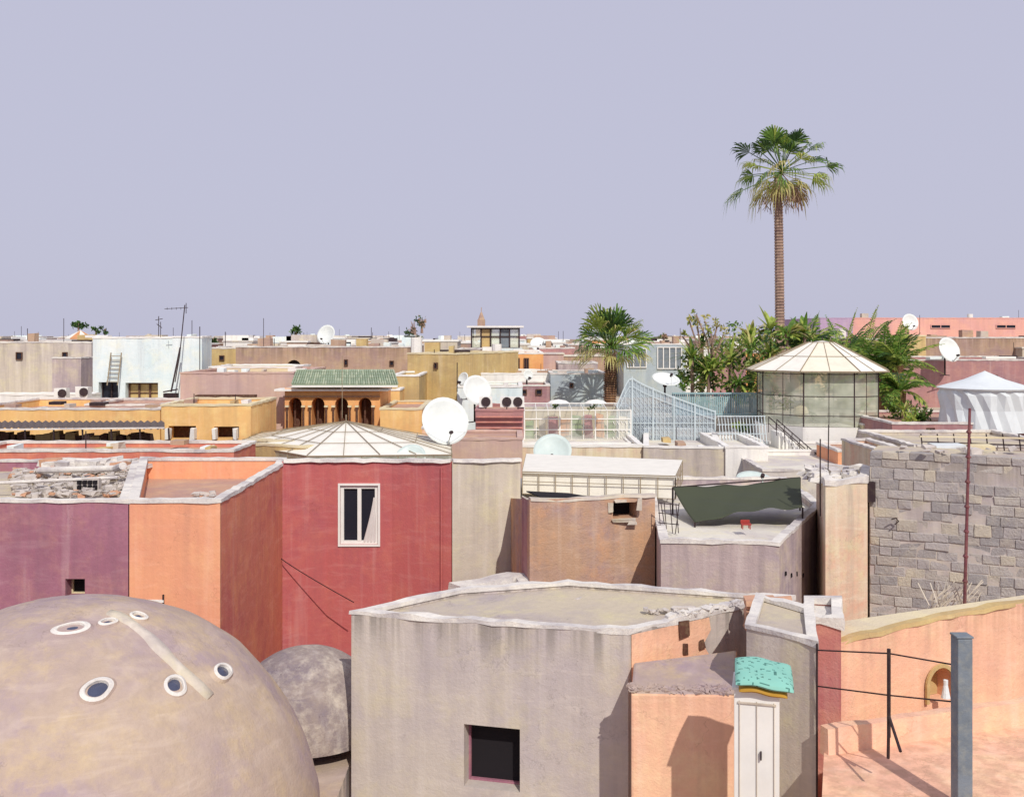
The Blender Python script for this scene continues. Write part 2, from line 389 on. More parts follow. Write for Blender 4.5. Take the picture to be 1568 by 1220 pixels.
# ================================================================ hammam domes
g=root('hammam_roof')
core(g,[(-10,6.5,6.5),(-2.08,6.5,6.5),(-2.08,15.6,6.5),(-10,15.6,6.5)],0,('grey','dome','dome'),ph=0,coping=False)
def dome(name,c,r,mat,zs=1.0):
    vs=[];fs=[];n=120;K=48
    for k in range(K+1):
        ph=math.pi/2*k/K
        for i in range(n):
            t=2*math.pi*i/n;q=Vector((r*math.cos(ph)*math.cos(t),r*math.cos(ph)*math.sin(t),r*math.sin(ph)*zs))
            w=1+.012*nz.noise(q*.9)+.006*nz.noise(q*3.5)+.002*nz.noise(q*9);vs.append(c+q*w)
    for k in range(K):
        for i in range(n): fs.append([k*n+i,k*n+(i+1)%n,(k+1)*n+(i+1)%n,(k+1)*n+i])
    g=root(name);mk('shell',vs,fs,mat,g,smooth=True);return g
DC=P(110,1294,11);DR=2.62
g=dome('hammam_dome',DC,DR,'dome')
def rs(u,v,c=DC,r=DR):
    o=Vector((0,0,CZ));d=(P(u,v,1)-o).normalized();b=d.dot(c-o);h=(c-o).length_squared-b*b
    return o+d*(b-math.sqrt(max(0,r*r-h)))
for (u,v,s) in [(109,963,.105),(165,953,.06),(212,944,.07),(341,1028,.09),(148,1056,.1),(268,1050,.09)]:
    p=rs(u,v);nrm=(p-DC).normalized();x=nrm.cross(Vector((0,0,1))).normalized();y=x.cross(nrm);m=MB();N=28
    prof=[(1.9,-.03),(1.45,.015),(1.12,.03),(1.0,.022),(.93,-.02)]
    def wob(t): return 1+.14*math.sin(2*t+u)+.03*math.sin(3*t+v)
    for i in range(N):
        t0=2*math.pi*i/N;t1=2*math.pi*(i+1)/N
        for kk,((ra,za),(rb,zb)) in enumerate(zip(prof,prof[1:])):
            q=[p+(x*math.cos(t)*1.1+y*math.sin(t)*.85)*rr*s*wob(t)+nrm*zz for t,rr,zz in((t0,ra,za),(t1,ra,za),(t1,rb,zb),(t0,rb,zb))];m.add(q,[[0,1,2,3]],2 if kk<1 else 0)
        q=[p+nrm*.02]+[p+(x*math.cos(t)*1.1+y*math.sin(t)*.85)*.96*s*wob(t)-nrm*.01 for t in(t0,t1)];m.add(q,[[0,1,2]],1)
    m.obj('oculus',['cope','gblue','dome'],g,smooth=True)
pts=[rs(*q) for q in [(166,938),(178,941),(190,947),(203,955),(215,964),(228,974),(240,986),(252,997),(262,1008),(276,1022),(290,1036),(306,1051),(322,1066)]]
vv=[];ff=[]
for i,p in enumerate(pts):
    n_=(p-DC).normalized();d=(pts[min(i+1,12)]-pts[max(i-1,0)]).normalized();s=n_.cross(d)
    w=.045+.012*math.sin(i*1.3)
    vv+=[p-s*(w+.03)-n_*.02,p-s*w+n_*.022,p+s*w+n_*.022,p+s*(w+.03)-n_*.02]
for i in range(12):
    for c in range(3): ff.append([4*i+c,4*i+4+c,4*i+5+c,4*i+1+c])
ff+=[[0,1,2,3],[48,49,50,51]]
mk('rib',vv,ff,'greyb',g,smooth=True)
dome('small_dome',P(470,1112,13.9),1.07,'dome2',1.0)
# ================================================================ PURPLE + ORANGE + RED houses
g=root('purple_house')
t=[P(-60,765,15.8),P(196.5,767,15.8),P(214,704,21.2),P(-60,704,21.2)]
o=core(g,t,0,('purple','cope','roof'),.12,.22,ch=.02)
window(g,o,(t[0].x,t[0].y),(t[1].x,t[1].y),115,900,30,28,depth=.3,frame='copey',cols=1,fw=.02,glass_='black')
g=root('orange_house')
a=P(198,767,15.8);b=P(337,767,15.8);c=P(432,711.5,20.2);d_=P(438,704,21.2);e=P(216,704,21.2)
z=a.z
t=[(q.x,q.y,z) for q in(a,b,c,d_,e)]
core(g,t,0,('orange','cope','rooft'),.12,.4,ch=.03)
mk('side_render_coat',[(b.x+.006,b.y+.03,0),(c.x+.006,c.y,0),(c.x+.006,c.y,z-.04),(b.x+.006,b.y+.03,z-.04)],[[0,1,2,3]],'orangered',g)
g=root('red_house')
ft=[P(432,706,20.22),P(500,705,20.65),P(600,705,20.65),P(691.5,706,20.25),P(693,709,24),P(440,709,24)]
o=core(g,ft,0,('red','cope','roofw'),ph=0,coping=False)
window(g,o,(ft[1].x,ft[1].y),(ft[2].x,ft[2].y),550,788,58,90,depth=.1,fw=.07,outer=True,cols=2)
copath(g,[q+Vector((0,.05,0)) for q in ft[:4]],.2,.035,'cope')
wo,xd,nd,k=wallframe((ft[1].x,ft[1].y),(ft[2].x,ft[2].y),574,795)
vs=[];fs=[]
for i in range(13):
    for j in range(8):
        zz=.44-.9*j/7;w=.03+.21*(j/7)**1.2;vs.append(wo+xd*(-w+ (w+.03)*i/12)+nd*(.022+.01*math.sin(i*2.1+j*.3))+Vector((0,0,zz)))
for i in range(12):
    for j in range(7): fs.append([i*8+j,(i+1)*8+j,(i+1)*8+j+1,i*8+j+1])
mk('curtain',vs,fs,'curtain',g,smooth=True,recalc=False)
m=MB();m.path([P(424+i*11.8,850+72*(i/10)**.9,20.1-.03*i) for i in range(11)],.008,0);m.obj('hanging_cable',['iron'],g)
m=MB();q=wallframe((ft[2].x,ft[2].y),(ft[3].x,ft[3].y),676,800)[0];m.bar((q.x,q.y-.03,3),(q.x,q.y-.03,ft[2].z-.1),.02,0,6);m.obj('pipe',['red'],g)
g=root('grey_rendered_house')
ft=[P(692.5,706,20.2),P(797,704,20.6),P(797,709,24),P(694,709,24)]
core(g,ft,0,('greyb','cope','roofw'),ph=0,coping=False)
copath(g,[q+Vector((0,.05,0)) for q in ft[:2]],.2,.03,'cope')
copath(g,[P(696,906,18.0),P(720,899,18.2),P(760,894,18.4),P(800,889,18.5),P(813,908,18.0)],.45,.12,'cope',.03,'plaster_ledge')
g=root('wall_bracket_rod');m=MB()  # plain bracket with a rod on the orange wall, carries no lamp
m.bar(P(250,948,15.55),P(250,910,15.55),.014);m.bar(P(216,920,15.55),P(251,920,15.55),.022,1);m.bar(P(250,912,15.55),P(250,912,15.82),.012);m.bar(P(250,940,15.55),P(250,940,15.82),.012);m.obj('bracket',['iron','frame'],g)
def rubble(name,u0,u1,d0,d1,zf,n,s,mats=('stone','brickr'),k2=.1,hz=.08):
    m=MB()
    for _ in range(n):
        d=R.uniform(d0,d1);rot=Matrix.Rotation(R.uniform(0,3),3,'Z')@Matrix.Rotation(R.uniform(-.3,.3),3,'X')
        k=R.uniform(.3,1.3)*s;m.box((X(R.uniform(u0,u1),d),d,zf+R.uniform(0,hz)),k*1.6,k,k*.5,0 if R.random()<1-k2 else 1,rot,k*.2)
    return m.obj(name,list(mats))
zr=Z(766,15.8)
rubble('rubble_pile',20,203,17.2,20.8,zr-.2,480,.09)
rubble('rubble_pile',300,335,17.8,18.8,zr-.38,26,.08)
g=root('broken_wall');m=MB()
for i in range(60):
    u=R.uniform(78,212);m.box(Vector((X(u,20.9),20.9+R.uniform(-.3,.2),zr-.16+R.uniform(0,.1))),R.uniform(.2,.5),.3,R.uniform(.1,.2),0 if R.random()<.93 else 1,Matrix.Rotation(R.uniform(-.3,.3),3,'Z'),.04)
m.obj('masonry',['cope','brickr'],g)
g=root('drain_pipe');m=MB();m.bar(P(60,720,19.5),P(178,717,19.0),.05,0,10);m.bar(P(178,717,19.0),P(188,713,18.6),.06,0,10);m.bar(P(-40,741,17.6),P(180,731,18.2),.025,0,8)
m.obj('pipes',['cope'],g)
g=root('vent_block');m=MB();
for i in range(4):
    for j in range(2): m.box(P(122+i*8,738+j*8,18),.06,.1,.06,1)
m.box(P(134,742,18.08),.45,.12,.24,0);m.obj('block',['stone','black'],g)
# ================================================================ GREY FRONT HOUSE
g=root('grey_flat_roof_house')
KZ=CZ-3.48
def pk(u,d,z=KZ): return (X(u,d),d,z)
t=[pk(538,12.84),pk(962,12.0),pk(1140,13.2),pk(1216,13.55),pk(870,14.45),pk(815,14.3),pk(700,14.0)]
o=core(g,t,0,('grey','cope','roof'),.1,.07,ch=.02,jit=.02,ov=.01)
A,B=t[0][:2],t[1][:2]
window(g,o,A,B,753,1160,86,96,depth=.28,frame='purple',fw=.025,cols=1,glass_='black')
o,xd,nd,k=wallframe(t[1][:2],t[2][:2],1040,1000)
a=Vector(t[1]);b=Vector(t[2]);nn=Vector((b.y-a.y,-(b.x-a.x),0)).normalized()*.012
edge=[a.lerp(b,.66+.03*math.sin(i*2.3)+.02*R.uniform(-1,1))+nn-Vector((0,0,.05+i*.16)) for i in range(14)]
mk('salmon_render',[a.lerp(b,.02)+nn-Vector((0,0,2.3))]+edge[::-1]+[a.lerp(b,.02)+nn-Vector((0,0,.04))],[list(range(16))],'salmon',g,recalc=False)
m=MB();rt=Matrix((xd,nd,Vector((0,0,1)))).transposed()
for (u,v,w,h) in [(1045,962,.17,.19),(1048,993,.1,.13),(1072,985,.1,.1),(1052,1012,.12,.08)]:
    q,_,_,k=wallframe(t[1][:2],t[2][:2],u,v);m.box(q+nn*2,w,.02,h,0,rt,.015)
m.obj('wall_hole',['wood'],g)
m=MB()
for i in range(40):
    q=Vector(t[1]).lerp(Vector(t[2]),.4+.6*i/40)
    m.box(q+Vector((R.uniform(-.08,.0),.05,.02+R.uniform(-.02,.02))),R.uniform(.06,.15),.1,R.uniform(.03,.06),0,Matrix.Rotation(R.uniform(0,3),3,'Z'),.02)
m.obj('broken_parapet',['cope'],g)
m=MB();m.bar(P(882,919,13.7),P(892,916,13.9),.025,0,8);m.bar(P(1030,931,13.2),P(1065,932,13.1),.03,0,8)
for i in range(14): m.box(P(R.uniform(985,1060),R.uniform(932,938),13.0),.08,.06,.02,0,Matrix.Rotation(R.uniform(0,3),3,'Z'),.02)
m.obj('roof_debris',['stone'],g)
g=root('salmon_annex')
KA=CZ-3.9
t=[pk(966,11.15,KA),pk(1126,11.1,KA),pk(1128,12.3,KA+.12),pk(1062,12.15,KA+.1),pk(970,11.95,KA+.08)]
core(g,t,0,('salmon','copey','dome'),ph=0,coping=False,bevel=.03)
m=MB()
for i in range(170):
    s=R.random();q=Vector(t[0]).lerp(Vector(t[1]),s);w_=R.uniform(0.02,.22);q+=Vector((0,w_,.004+w_*.04))
    m.box(q,R.uniform(.02,.07),R.uniform(.03,.07),R.uniform(.01,.035),0,Matrix.Rotation(R.uniform(0,3),3,'Z'),.012)
m.obj('crumbling_edge',['dome'],g)
g=root('grey_outhouse')
KO=CZ-3.12
t=[pk(1143,11.0,KO),pk(1250,10.35,KO),pk(1243,11.6,KO),pk(1160,12.3,KO)]
core(g,t,0,('greyb','cope','roof'),.07,.04,ch=.02,jit=.02)
g=root('adobe_chimney');
t=[P(1232,948,11.6),P(1288,945,11.4),P(1286,936,12.4),P(1234,936,12.5)];zc=t[0].z
core(g,[(q.x,q.y,zc) for q in t],0,('salmonr','cope','cope'),.08,.05,ch=.05,jit=.04)
g=root('adobe_brick_stub');m=MB()
for r in range(6):
    for i in range(6-r//2):
        m.box(P(1150+i*12+R.uniform(-3,3),960-r*8,12.7)+Vector((0,R.uniform(-.05,.1),0)),R.uniform(.08,.13),.3,.06,0 if R.random()<.75 else 1,Matrix.Rotation(R.uniform(-.2,.2),3,'Z'),.015)
m.box(P(1182,938,12.98),.5,.2,.34,0,None,.03)
m.obj('bricks',['brickr','stone'],g);b_=MB();b_.box((X(1182,13.0),13.0,4.12),.5,.35,8.24);b_.obj('body',['salmon'],g)
g=root('white_cabinet');m=MB();c=P(1163,1052,9.85)
zt=c.z;rot=Matrix.Rotation(-.25,3,'Z')
m.box((c.x,9.95,zt/2),.42,.42,zt,0,rot)
for s in(-.16,0,.16): m.box(Vector((c.x,9.95,zt-1.2))+rot@Vector((s,-.215,0)),.008,.02,2.2,1,rot)
for zz in(.12,1.1): m.box(Vector((c.x,9.95,zt-zz))+rot@Vector((0,-.216,0)),.36,.018,.02,1,rot)
m.box(Vector((c.x,9.95,zt-.6))+rot@Vector((.04,-.235,0)),.015,.03,.08,2,rot)
m.box((c.x,9.95,zt+.012),.46,.46,.03,0,rot)
m.obj('carcass',['frame','greyb','iron'],g,bevel=.01)
def cushion(name,c,w,dp,h,mats,par,rot,spots=0):
    vs=[];fs=[];mi=[];n=40
    for s in(1,-1):
        for i in range(n+1):
            for j in range(n+1):
                a=i/n*2-1;b=j/n*2-1;hh=(1-abs(a)**6)*(1-abs(b)**6);p=Vector((a*w/2*(1-.03*b*b),b*dp/2*(1-.03*a*a),s*h/2*hh**.5+.008*math.sin(5*a+3*b)-.02*a*a*(w>.4)-.01*b*b))
                vs.append(c+rot@p)
    N=(n+1)**2
    for s in(0,1):
        for i in range(n):
            for j in range(n):
                q=s*N+i*(n+1)+j;fs.append([q,q+n+1,q+n+2,q+1]);mi.append(1 if spots and nz.noise(Vector((i*.32,j*.5,s*5)))>.36 else 0)
    return mk(name,vs,fs,mats,par,mi,smooth=True)
g2=root('patterned_cushion')
r2=Matrix.Rotation(-.2,3,'Z')@Matrix.Rotation(.22,3,'X')@Matrix.Rotation(.12,3,'Y')
cushion('cover',P(1170,1029,9.85),.55,.5,.08,['turq','turqd'],g2,r2,1)
cushion('underlay',P(1168,1041,9.86),.46,.44,.07,['ochrec'],g2,r2)
# salmon wall right
g=root('salmon_garden_wall')
KW=CZ-3.42
t=[pk(1283,11.55,KW-.06),pk(1400,12.1,KW),pk(1482,12.5,KW+.04),pk(1640,13.2,KW+.05),pk(1640,13.6,KW+.05),pk(1283,12.2,KW)]
o=core(g,t,0,('salmon','copey','copey'),ph=0,coping=False)
copath(g,[Vector(q)+Vector((.03,.07,0)) for q in t[:4]],.13,.02,'ochre',.02)
window(g,o,t[1][:2],t[2][:2],1437,1046,50,56,depth=.22,arch=True,noframe=True,glass_='ochre',name='niche')
q,xd,nd,k=wallframe(t[1][:2],t[2][:2],1437,1046)
prof=[(.2,-.2)]+[(.2*math.cos(math.pi*i/14),.2*math.sin(math.pi*i/14)) for i in range(15)]+[(-.2,-.2)]
vs=[];fs=[]
for (x_,z_) in prof:
    s=1.22;vs+= [q+xd*x_-nd*.02+Vector((0,0,z_)),q+xd*x_*s-nd*.02+Vector((0,0,z_*(s if z_>0 else 1)))]
for i in range(len(prof)-1): fs.append([2*i,2*i+1,2*i+3,2*i+2])
mk('niche_surround',vs,fs,'ochre',g,solid=.03)
m=MB();qq=P(1447,1054,12.1);m.bar(qq-Vector((0,.02,.1)),qq+Vector((0,-.02,.06)),.045,0,10,.02);m.bar(qq+Vector((0,-.02,.06)),qq+Vector((0,-.02,.11)),.022,0,8);m.obj('jug',['bluewhite'],g)
g=root('salmon_low_roof')
KL=CZ-3.84
core(g,[pk(1255,8.2,KL-.28),pk(1640,8.6,KL-.28),pk(1640,11.2,KL-.28),pk(1262,10.2,KL-.28)],0,('salmon','cope','salmon'),ph=0,coping=False)
copath(g,[Vector(pk(1262,10.1,KL-.28)),Vector(pk(1640,11.1,KL-.28))],.14,.25,'salmon')
g=root('iron_railing');m=MB();d=9.3
m.bar(P(1361,993,d),P(1361,1128,d),.014,0,8);m.bar(P(1361,1095,d),P(1379,1150,d-.35),.011,0,8);m.bar(P(1361,1095,d),P(1360,1160,d+.1),.012,0,8)
m.bar(P(1251,995,10.3),P(1361,1000,d),.006,0,6);m.bar(P(1361,1000,d),P(1470,1019,8.9),.006,0,6)
m.bar(P(1251,1050,10.3),P(1361,1064,d),.006,0,6);m.bar(P(1361,1064,d),P(1470,1075,8.9),.006,0,6)
m.bar(P(1251,985,10.3),P(1251,1220,10.3),.009,0,6)
m.obj('rails',['iron'],g)
g=root('bluegrey_gate_post');t=[P(1466,978,8.8),P(1490,978,8.8)]
m=MB();m.box((t[0].x+.068,8.87,t[0].z/2),.135,.14,t[0].z,0,None,.004);m.box((t[0].x+.068,8.87,t[0].z+.01),.15,.15,.02,0);m.obj('post',['post'],g,bevel=.008)
g=root('rusty_pole');m=MB();m.bar(P(1474,1040,13.2),P(1485,625,13.2),.02,0,8,.014)
for v in range(660,960,38): m.bar(P(1484-(v-625)*.026-2,v,13.2),P(1484-(v-625)*.026+3,v+3,13.2),.021,0,8)
m.obj('pole',['rust'],g)
m=MB()
for i in range(34):
    u=R.uniform(1405,1485);b=P(u,955,13.4);m.path([b,b+Vector((R.uniform(-.02,.18),R.uniform(-.1,.1),R.uniform(.15,.32))),b+Vector((R.uniform(.0,.42),R.uniform(-.1,.1),R.uniform(.35,.6)))],.006,0,3)
m.obj('dry_reeds',['reed'])
# ================================================================ BLOCK WALL
g=root('concrete_block_wall')
A=Vector((X(1333,18.6),18.6,0));B=Vector((X(1640,17.2),17.2,0));zt=Z(690,18.5)
xd=(B-A).normalized();nd=Vector((-xd.y,xd.x,0));L=(B-A).length;rot=Matrix((xd,nd,Vector((0,0,1)))).transposed()
BM=[plaster('block_%d'%i,c,.6,.0,.0,.8,a1='9a9394',a2='bdb5a6',sc=3,top=False) for i,c in enumerate(['b0a9a6','a19b99','bbb4ac','aca39b','c3b9a6','989392'])]
m=MB();z=zt;row=0
while z>3.5:
    h=R.uniform(.14,.21);x=-(.17 if row%2 else 0)+R.uniform(-.05,.08)
    while x<L:
        w=R.uniform(.18,.42);x0=max(x,0);x1=min(x+w,L)
        if x1-x0>.05:
            m.box(A+xd*(x0+x1)/2+nd*(.0+R.uniform(-.014,.014))+Vector((0,0,z-h/2+R.uniform(-.008,.008))),x1-x0-.01,.2,h-.01,R.choice([0,0,1,1,2,3,4,5]),rot,.01)
        x+=w
    z-=h;row+=1
m.obj('blocks',BM,g,bevel=.01)
c0=[A-nd*.088,B-nd*.088,B+nd*1.2,A+nd*1.2];core(g,[(q.x,q.y,zt-.03) for q in c0],0,('grey','cope','roof'),ph=0,coping=False,name='mortar_core')
rubble('loose_blocks',1350,1600,17.9,18.6,zt+.02,14,.12,('stone','stone'))
m=MB();q=A+xd*.02-nd*.15;m.box(Vector((q.x,q.y,Z(752,18.5))),.14,.1,.36,0);m.path([P(1365,795,18.2),P(1372,793,18.2),P(1376,798,18.2),P(1370,803,18.2)],.01);m.obj('meter_box',['iron'],g)
g=root('cream_weathered_house')
t=[P(1264,740,17.9),P(1328,736,18.3),P(1332,722,19.8),P(1250,722,20.2)];zc=t[0].z
core(g,[(q.x,q.y,zc) for q in t],0,('cream','cope','roofw'),.12,.08,ch=.06,jit=.04)
m=MB()
for i in range(40): m.box(P(R.uniform(1248,1326),R.uniform(726,738),18.6)+Vector((0,R.uniform(0,1),0)),R.uniform(.08,.22),.2,R.uniform(.04,.12),0,Matrix.Rotation(R.uniform(0,3),3,'Z'),.03)
m.obj('plaster_lumps',['cope'],g)
g=root('thin_pole');m=MB();m.bar(P(1256,790,18.2),P(1256,672,18.2),.01,0,6);m.bar(P(1268,720,19),P(1269,650,19),.009,0,6);m.obj('pole',['iron'],g)
# ================================================================ MAUVE TERRACE with tarp
g=root('mauve_terrace_house')
KT=CZ-(828-HV)*17/F
t=[pk(1012,17.05,KT),pk(1193,16.8,KT),pk(1258,20.6,KT),pk(1200,24.5,KT),pk(985,24.5,KT),pk(1000,20,KT)]
o=core(g,t,0,('mauve','cope','roofw'),.12,.15,ch=.03,jit=.02)
m=MB()
for i in range(4):
    q,xd_,nd_,k=wallframe(t[1][:2],t[2][:2],1202+i*9,878+i%2*3);m.box(q-nd_*.01,.06,.02,.07,0,Matrix((xd_,nd_,Vector((0,0,1)))).transposed(),.01)
m.obj('weep_holes',['black'],g)
m=MB()
for i in range(30):
    m.box(P(R.uniform(1070,1190),828,17.4)+Vector((0,R.uniform(.3,4.5),-.13)),R.uniform(.04,.25),R.uniform(.05,.2),R.uniform(.02,.06),R.choice([0,0,1]),Matrix.Rotation(R.uniform(0,3),3,'Z'),.01)
m.obj('terrace_debris',['stone','brickr'],g)
g=root('red_stool');m=MB();q=P(1142,802,18.2);m.box(q,.17,.14,.02,0,None,.004)
for a in(-1,1):
    for b in(-1,1): m.box(q+Vector((a*.065,b*.05,-.045)),.015,.015,.08,0)
m.box(q+Vector((.0,.06,.04)),.16,.012,.05,0);m.obj('stool',['red_s'],g)
g=root('green_tarp')
c00=P(1030,746,20.3);c10=P(1225,731,20.8);c11=P(1229,777,18.9);c01=P(1064,800,19.0)
vs=[];fs=[];n=48;k=26
for i in range(n+1):
    for j in range(k+1):
        s=i/n;tt=j/k;p=c00.lerp(c10,s).lerp(c01.lerp(c11,s),tt)
        sag=-.05*math.sin(math.pi*s)*(1-tt)-.05*math.sin(math.pi*tt)*(1-.3*math.sin(math.pi*s))+.06*math.sin(math.pi*s)*tt*tt
        e_=math.sin(math.pi*s)**.5
        fold=(.012*math.sin(s*21+tt*6)+.014*math.sin(s*8-tt*9)+.012*math.sin((s-tt)*17)+.025*nz.noise(Vector((s*5,tt*3,1))))*e_
        vs.append(p+Vector((0,fold,sag+fold)))
for i in range(n):
    for j in range(k): a=i*(k+1)+j;fs.append([a,a+k+1,a+k+2,a+1])
mk('cloth',vs,fs,'tarp',g,smooth=True,solid=.01,recalc=False)
m=MB();fl=KT-.15
for c in(c10,c01,c11,c00): m.bar(c,(c.x,c.y,fl),.014,0,6)
m.bar(c00,c10,.012,0,6);m.obj('poles',['iron'],g)
g=root('metal_folding_rack');m=MB()
for dx in range(4): m.bar(P(1008+dx*9,768+dx,18.3),P(1012+dx*9,816,18.2),.008)
for dv in(770,785,800): m.bar(P(1008,dv,18.3),P(1040,dv+3,18.2),.008)
m.bar(P(1040,770,17.8),P(1034,818,18.4),.008);m.bar(P(1012,770,18.8),P(1020,818,18.2),.008);m.obj('rack',['iron'],g)
dish(1157,736,24.8,.95,(.05,-.35,.9),.5,'disht')
# ================================================================ BROWN HOUSE
g=root('brown_house')
t=[P(811,765,18.1),P(1003,757,18.6),P(1003,752,21),P(800,752,21)]
t=[t[0],t[1],Vector((t[2].x,t[2].y,Z(762,21))),Vector((t[3].x-.3,t[3].y,Z(762,21)))]
o=core(g,t,0,('brown','cope','roof'),ph=0,coping=False)
window(g,o,(t[0].x,t[0].y),(t[1].x,t[1].y),957,781,38,24,depth=.45,noframe=True,glass_='black')
copath(g,[t[0]+Vector((0,.08,0)),t[0].lerp(t[1],.3)+Vector((0,.08,-.03)),t[0].lerp(t[1],.55)+Vector((0,.08,.0)),t[1]+Vector((0,.08,0))],.2,.02,'greyb',.025)
m=MB()
for (u,v,w,h) in [(935,777,.09,.16),(979,772,.08,.22),(950,767,.2,.04),(955,796,.42,.04),(968,800,.15,.04)]: m.box(P(u,v,18.42),w,.08,h,0,None,.02)
m.obj('broken_edge',['greyb'],g)
g=root('brown_gable');t=[P(799,760,18.8),P(812,768,18.15),P(812,764,18.9),P(799,758,20.5)];core(g,t,0,('darkred','cope','roof'),ph=0,coping=False)
g=root('black_roof_sheet');mk('sheet',[P(806,753,19.4),P(835,765,18.7),P(900,761,18.7),P(870,756,19.6)],[[0,1,2,3]],'black',g,solid=.02)
# ================================================================ CREAM CANOPY ROOF
g=root('cream_canopy_roof');zc=Z(724,22.2)
a,b,c,d_=[Vector(pk(u,d,zc+e)) for u,d,e in((800,22.2,0),(1034,21.5,0),(1045,24.0,.02),(806,25.2,.03))]
mk('slab',[a,b,c,d_],[[0,1,2,3]],'panel',g,solid=.04);m=MB();up=Vector((0,0,.03))
for i in range(8): m.bar(a.lerp(b,i/7)+up,d_.lerp(c,i/7)+up,.01)
for j in(0,.4,1): m.bar(a.lerp(d_,j)+up,b.lerp(c,j)+up,.01)
for p,q,n in((a,b,9),(b,c,4)):
    for i in range(n+1): r=p.lerp(q,i/n);m.bar(r,r-Vector((0,0,.45)),.011)
    for z_ in(.18,.45): m.bar(p-Vector((0,0,z_)),q-Vector((0,0,z_)),.008)
m.obj('ribs_and_posts',['rib'],g)
dz=Vector((0,0,.45));e1=Vector((0,.12,0))
mk('inner_wall',[a+e1,b+e1,b+e1-dz,a+e1-dz],[[0,1,2,3]],'panel',g,solid=.04)
house('canopy_base_house',797,1050,775,21.35,4.2,('greyb','cope','roofw'),ph=.0)
# ================================================================ MID LAYER
house('cream_parapet_house',790,985,683,30,6,('cream','white','roofw'),ph=.15,ch=.05)
house('grey_parapet_house',986,1110,684,29.8,6,('greyb','white','roofw'),ph=.2,skew=-.3)
house('white_parapet_house',1111,1176,684,29.4,4,('white','white','roofw'),ph=.15)
dish(846,690,28.5,1.1,(-.05,-.75,.6),.6,'disht')
dish(628,701,24.9,.8,(-.1,-.7,.65),.5,'disht')
dish(682,644,27,1.3,(.28,-.85,.4),1.2,'dish')
dish(731,597,35,1.05,(.35,-.85,.35),1.0,'dish')
dish(709,580,38,.5,(-.6,-.7,.3),.7,'dish')
dish(809,574,42,.42,(.3,-.9,.2),1.2,'dish')
dish(499,512,56,1.1,(-.3,-.85,.35),1.1,'dish')
dish(1454,535,44,1.1,(.3,-.85,.35),1.0,'dish')
dish(1394,493,60,1.0,(.1,-.9,.3),1.2,'dish')
dish(825,527,75,1.3,(.1,-.7,.6),1.2,'dish')
# pyramid skylight
g=root('pyramid_skylight')
ap=P(530,646,28);bs=[P(360,681,27.5),P(470,699,24.6),P(692,698,24.9),P(690,683,28.5),P(560,672,31),P(400,672,30.5)]
zb=Z(697,24.8)
bs=[Vector((q.x,q.y,zb)) for q in bs]
vs=[ap]+bs;mk('panels',vs,[[0,i+1,(i+1)%6+1] for i in range(6)],['panel','panel2'],g,[0,0,1,0,0,1],solid=.03)
m=MB();up=Vector((0,0,.03))
for i in range(6):
    a=bs[i];b=bs[(i+1)%6];m.bar(a,b,.016);k=4
    for j in range(k): m.bar(ap+up,a.lerp(b,j/k)+up,.01)
    for f in(.35,.68): m.bar(ap.lerp(a,f)+up,ap.lerp(b,f)+up,.009)
m.bar(ap,ap+Vector((0,0,.2)),.015)
m.bar(P(524,640,28.2),P(524,545,28.2),.008)
for i in (0,1,2):
    a=bs[i];b=bs[(i+1)%6]
    for j in range(8): q=a.lerp(b,j/8);m.bar(q,q-Vector((0,0,.3)),.012)
m.obj('ribs',['rib'],g)
mk('glazing',[bs[0],bs[1],bs[2],bs[3]]+[q-Vector((0,0,.3)) for q in bs[:4]],[[0,1,5,4],[1,2,6,5],[2,3,7,6]],'gpane',g)
core(g,[(q.x,q.y,zb-.3) for q in bs],0,('ochre','cope','roofw'),ph=0,coping=False,name='base')
house('olive_wall_house',356,467,678,26.4,1.0,('ochre','copey','roof'),ph=.05,skew=-1.0)
g=root('corrugated_awning')
vs=[];fs=[];n=60
for i in range(n+1):
    u=-60+ (252+60)*i/n
    a=P(u,655,26)+Vector((0,0,.03*(1 if i%2 else -1)));b=P(u,645,28.5)+Vector((0,0,.03*(1 if i%2 else -1)));vs+=[a,b]
for i in range(n): fs.append([2*i,2*i+2,2*i+3,2*i+1])
mk('sheet',vs,fs,'awn',g,solid=.02)
m=MB()
for u in range(-50,260,44): m.bar(P(u,655,26),P(u+2,690,26),.02)
m.bar(P(-60,658,25.95),P(252,655,25.95),.022,1);m.bar(P(-60,682,26.2),P(245,680,26.2),.016);m.obj('posts',['iron','cope'],g)
house('shade_shop_house',-60,238,684,26.3,1.2,('wood','cope','roof'),ph=.1)
m=MB()
for i in range(22): u=-40+i*12.6;m.box(P(u,672,27.0),R.uniform(.1,.3),.3,R.uniform(.15,.4),R.choice([0,1,2,0]),None,.03)
m.obj('shop_goods',['ochre','pinktan','wood'],root('shop_stall'))
house('low_orange_house',-60,358,690,23.6,2.0,('orangered','cope','rooft'),ph=.12)
house('yellow_house',-60,245,626,31,5,('yellow','cope','rooft'),ph=.25)
house('tan_house_extension',130,247,620,32.5,3,('pinktan','cope','rooft'),ph=.1)
wn=dict(hole=True,depth=.5,noframe=True,glass_='wood')
g,o=house('yellow_box_house',247,384,620,29.5,3.2,('yellow','copey','rooft'),ph=.2,wins=[(279,662,42,20,wn),(347,662,38,18,wn)])
m=MB()
for u,w in((258,6),(296,7),(329,5),(361,6)): m.box(P(u,664,29.4),w/F*29,.25,.3,0,None,.02)
m.obj('white_jambs',['white'],g)
g,o=house('pink_tan_house',276,450,571,35,6,('pinktan','pinktan','rooft'),ph=.3,wins=[(347,622,82,32,dict(hole=True,depth=.35,frame='wood',glass_='wood',cols=5,fw=.06))])
m=MB();m.box(P(347,606,34.85),2.0,.5,.08,0);m.box(P(390,628,34.9),.08,.12,.8,0);m.obj('lintel',['wood'],g)
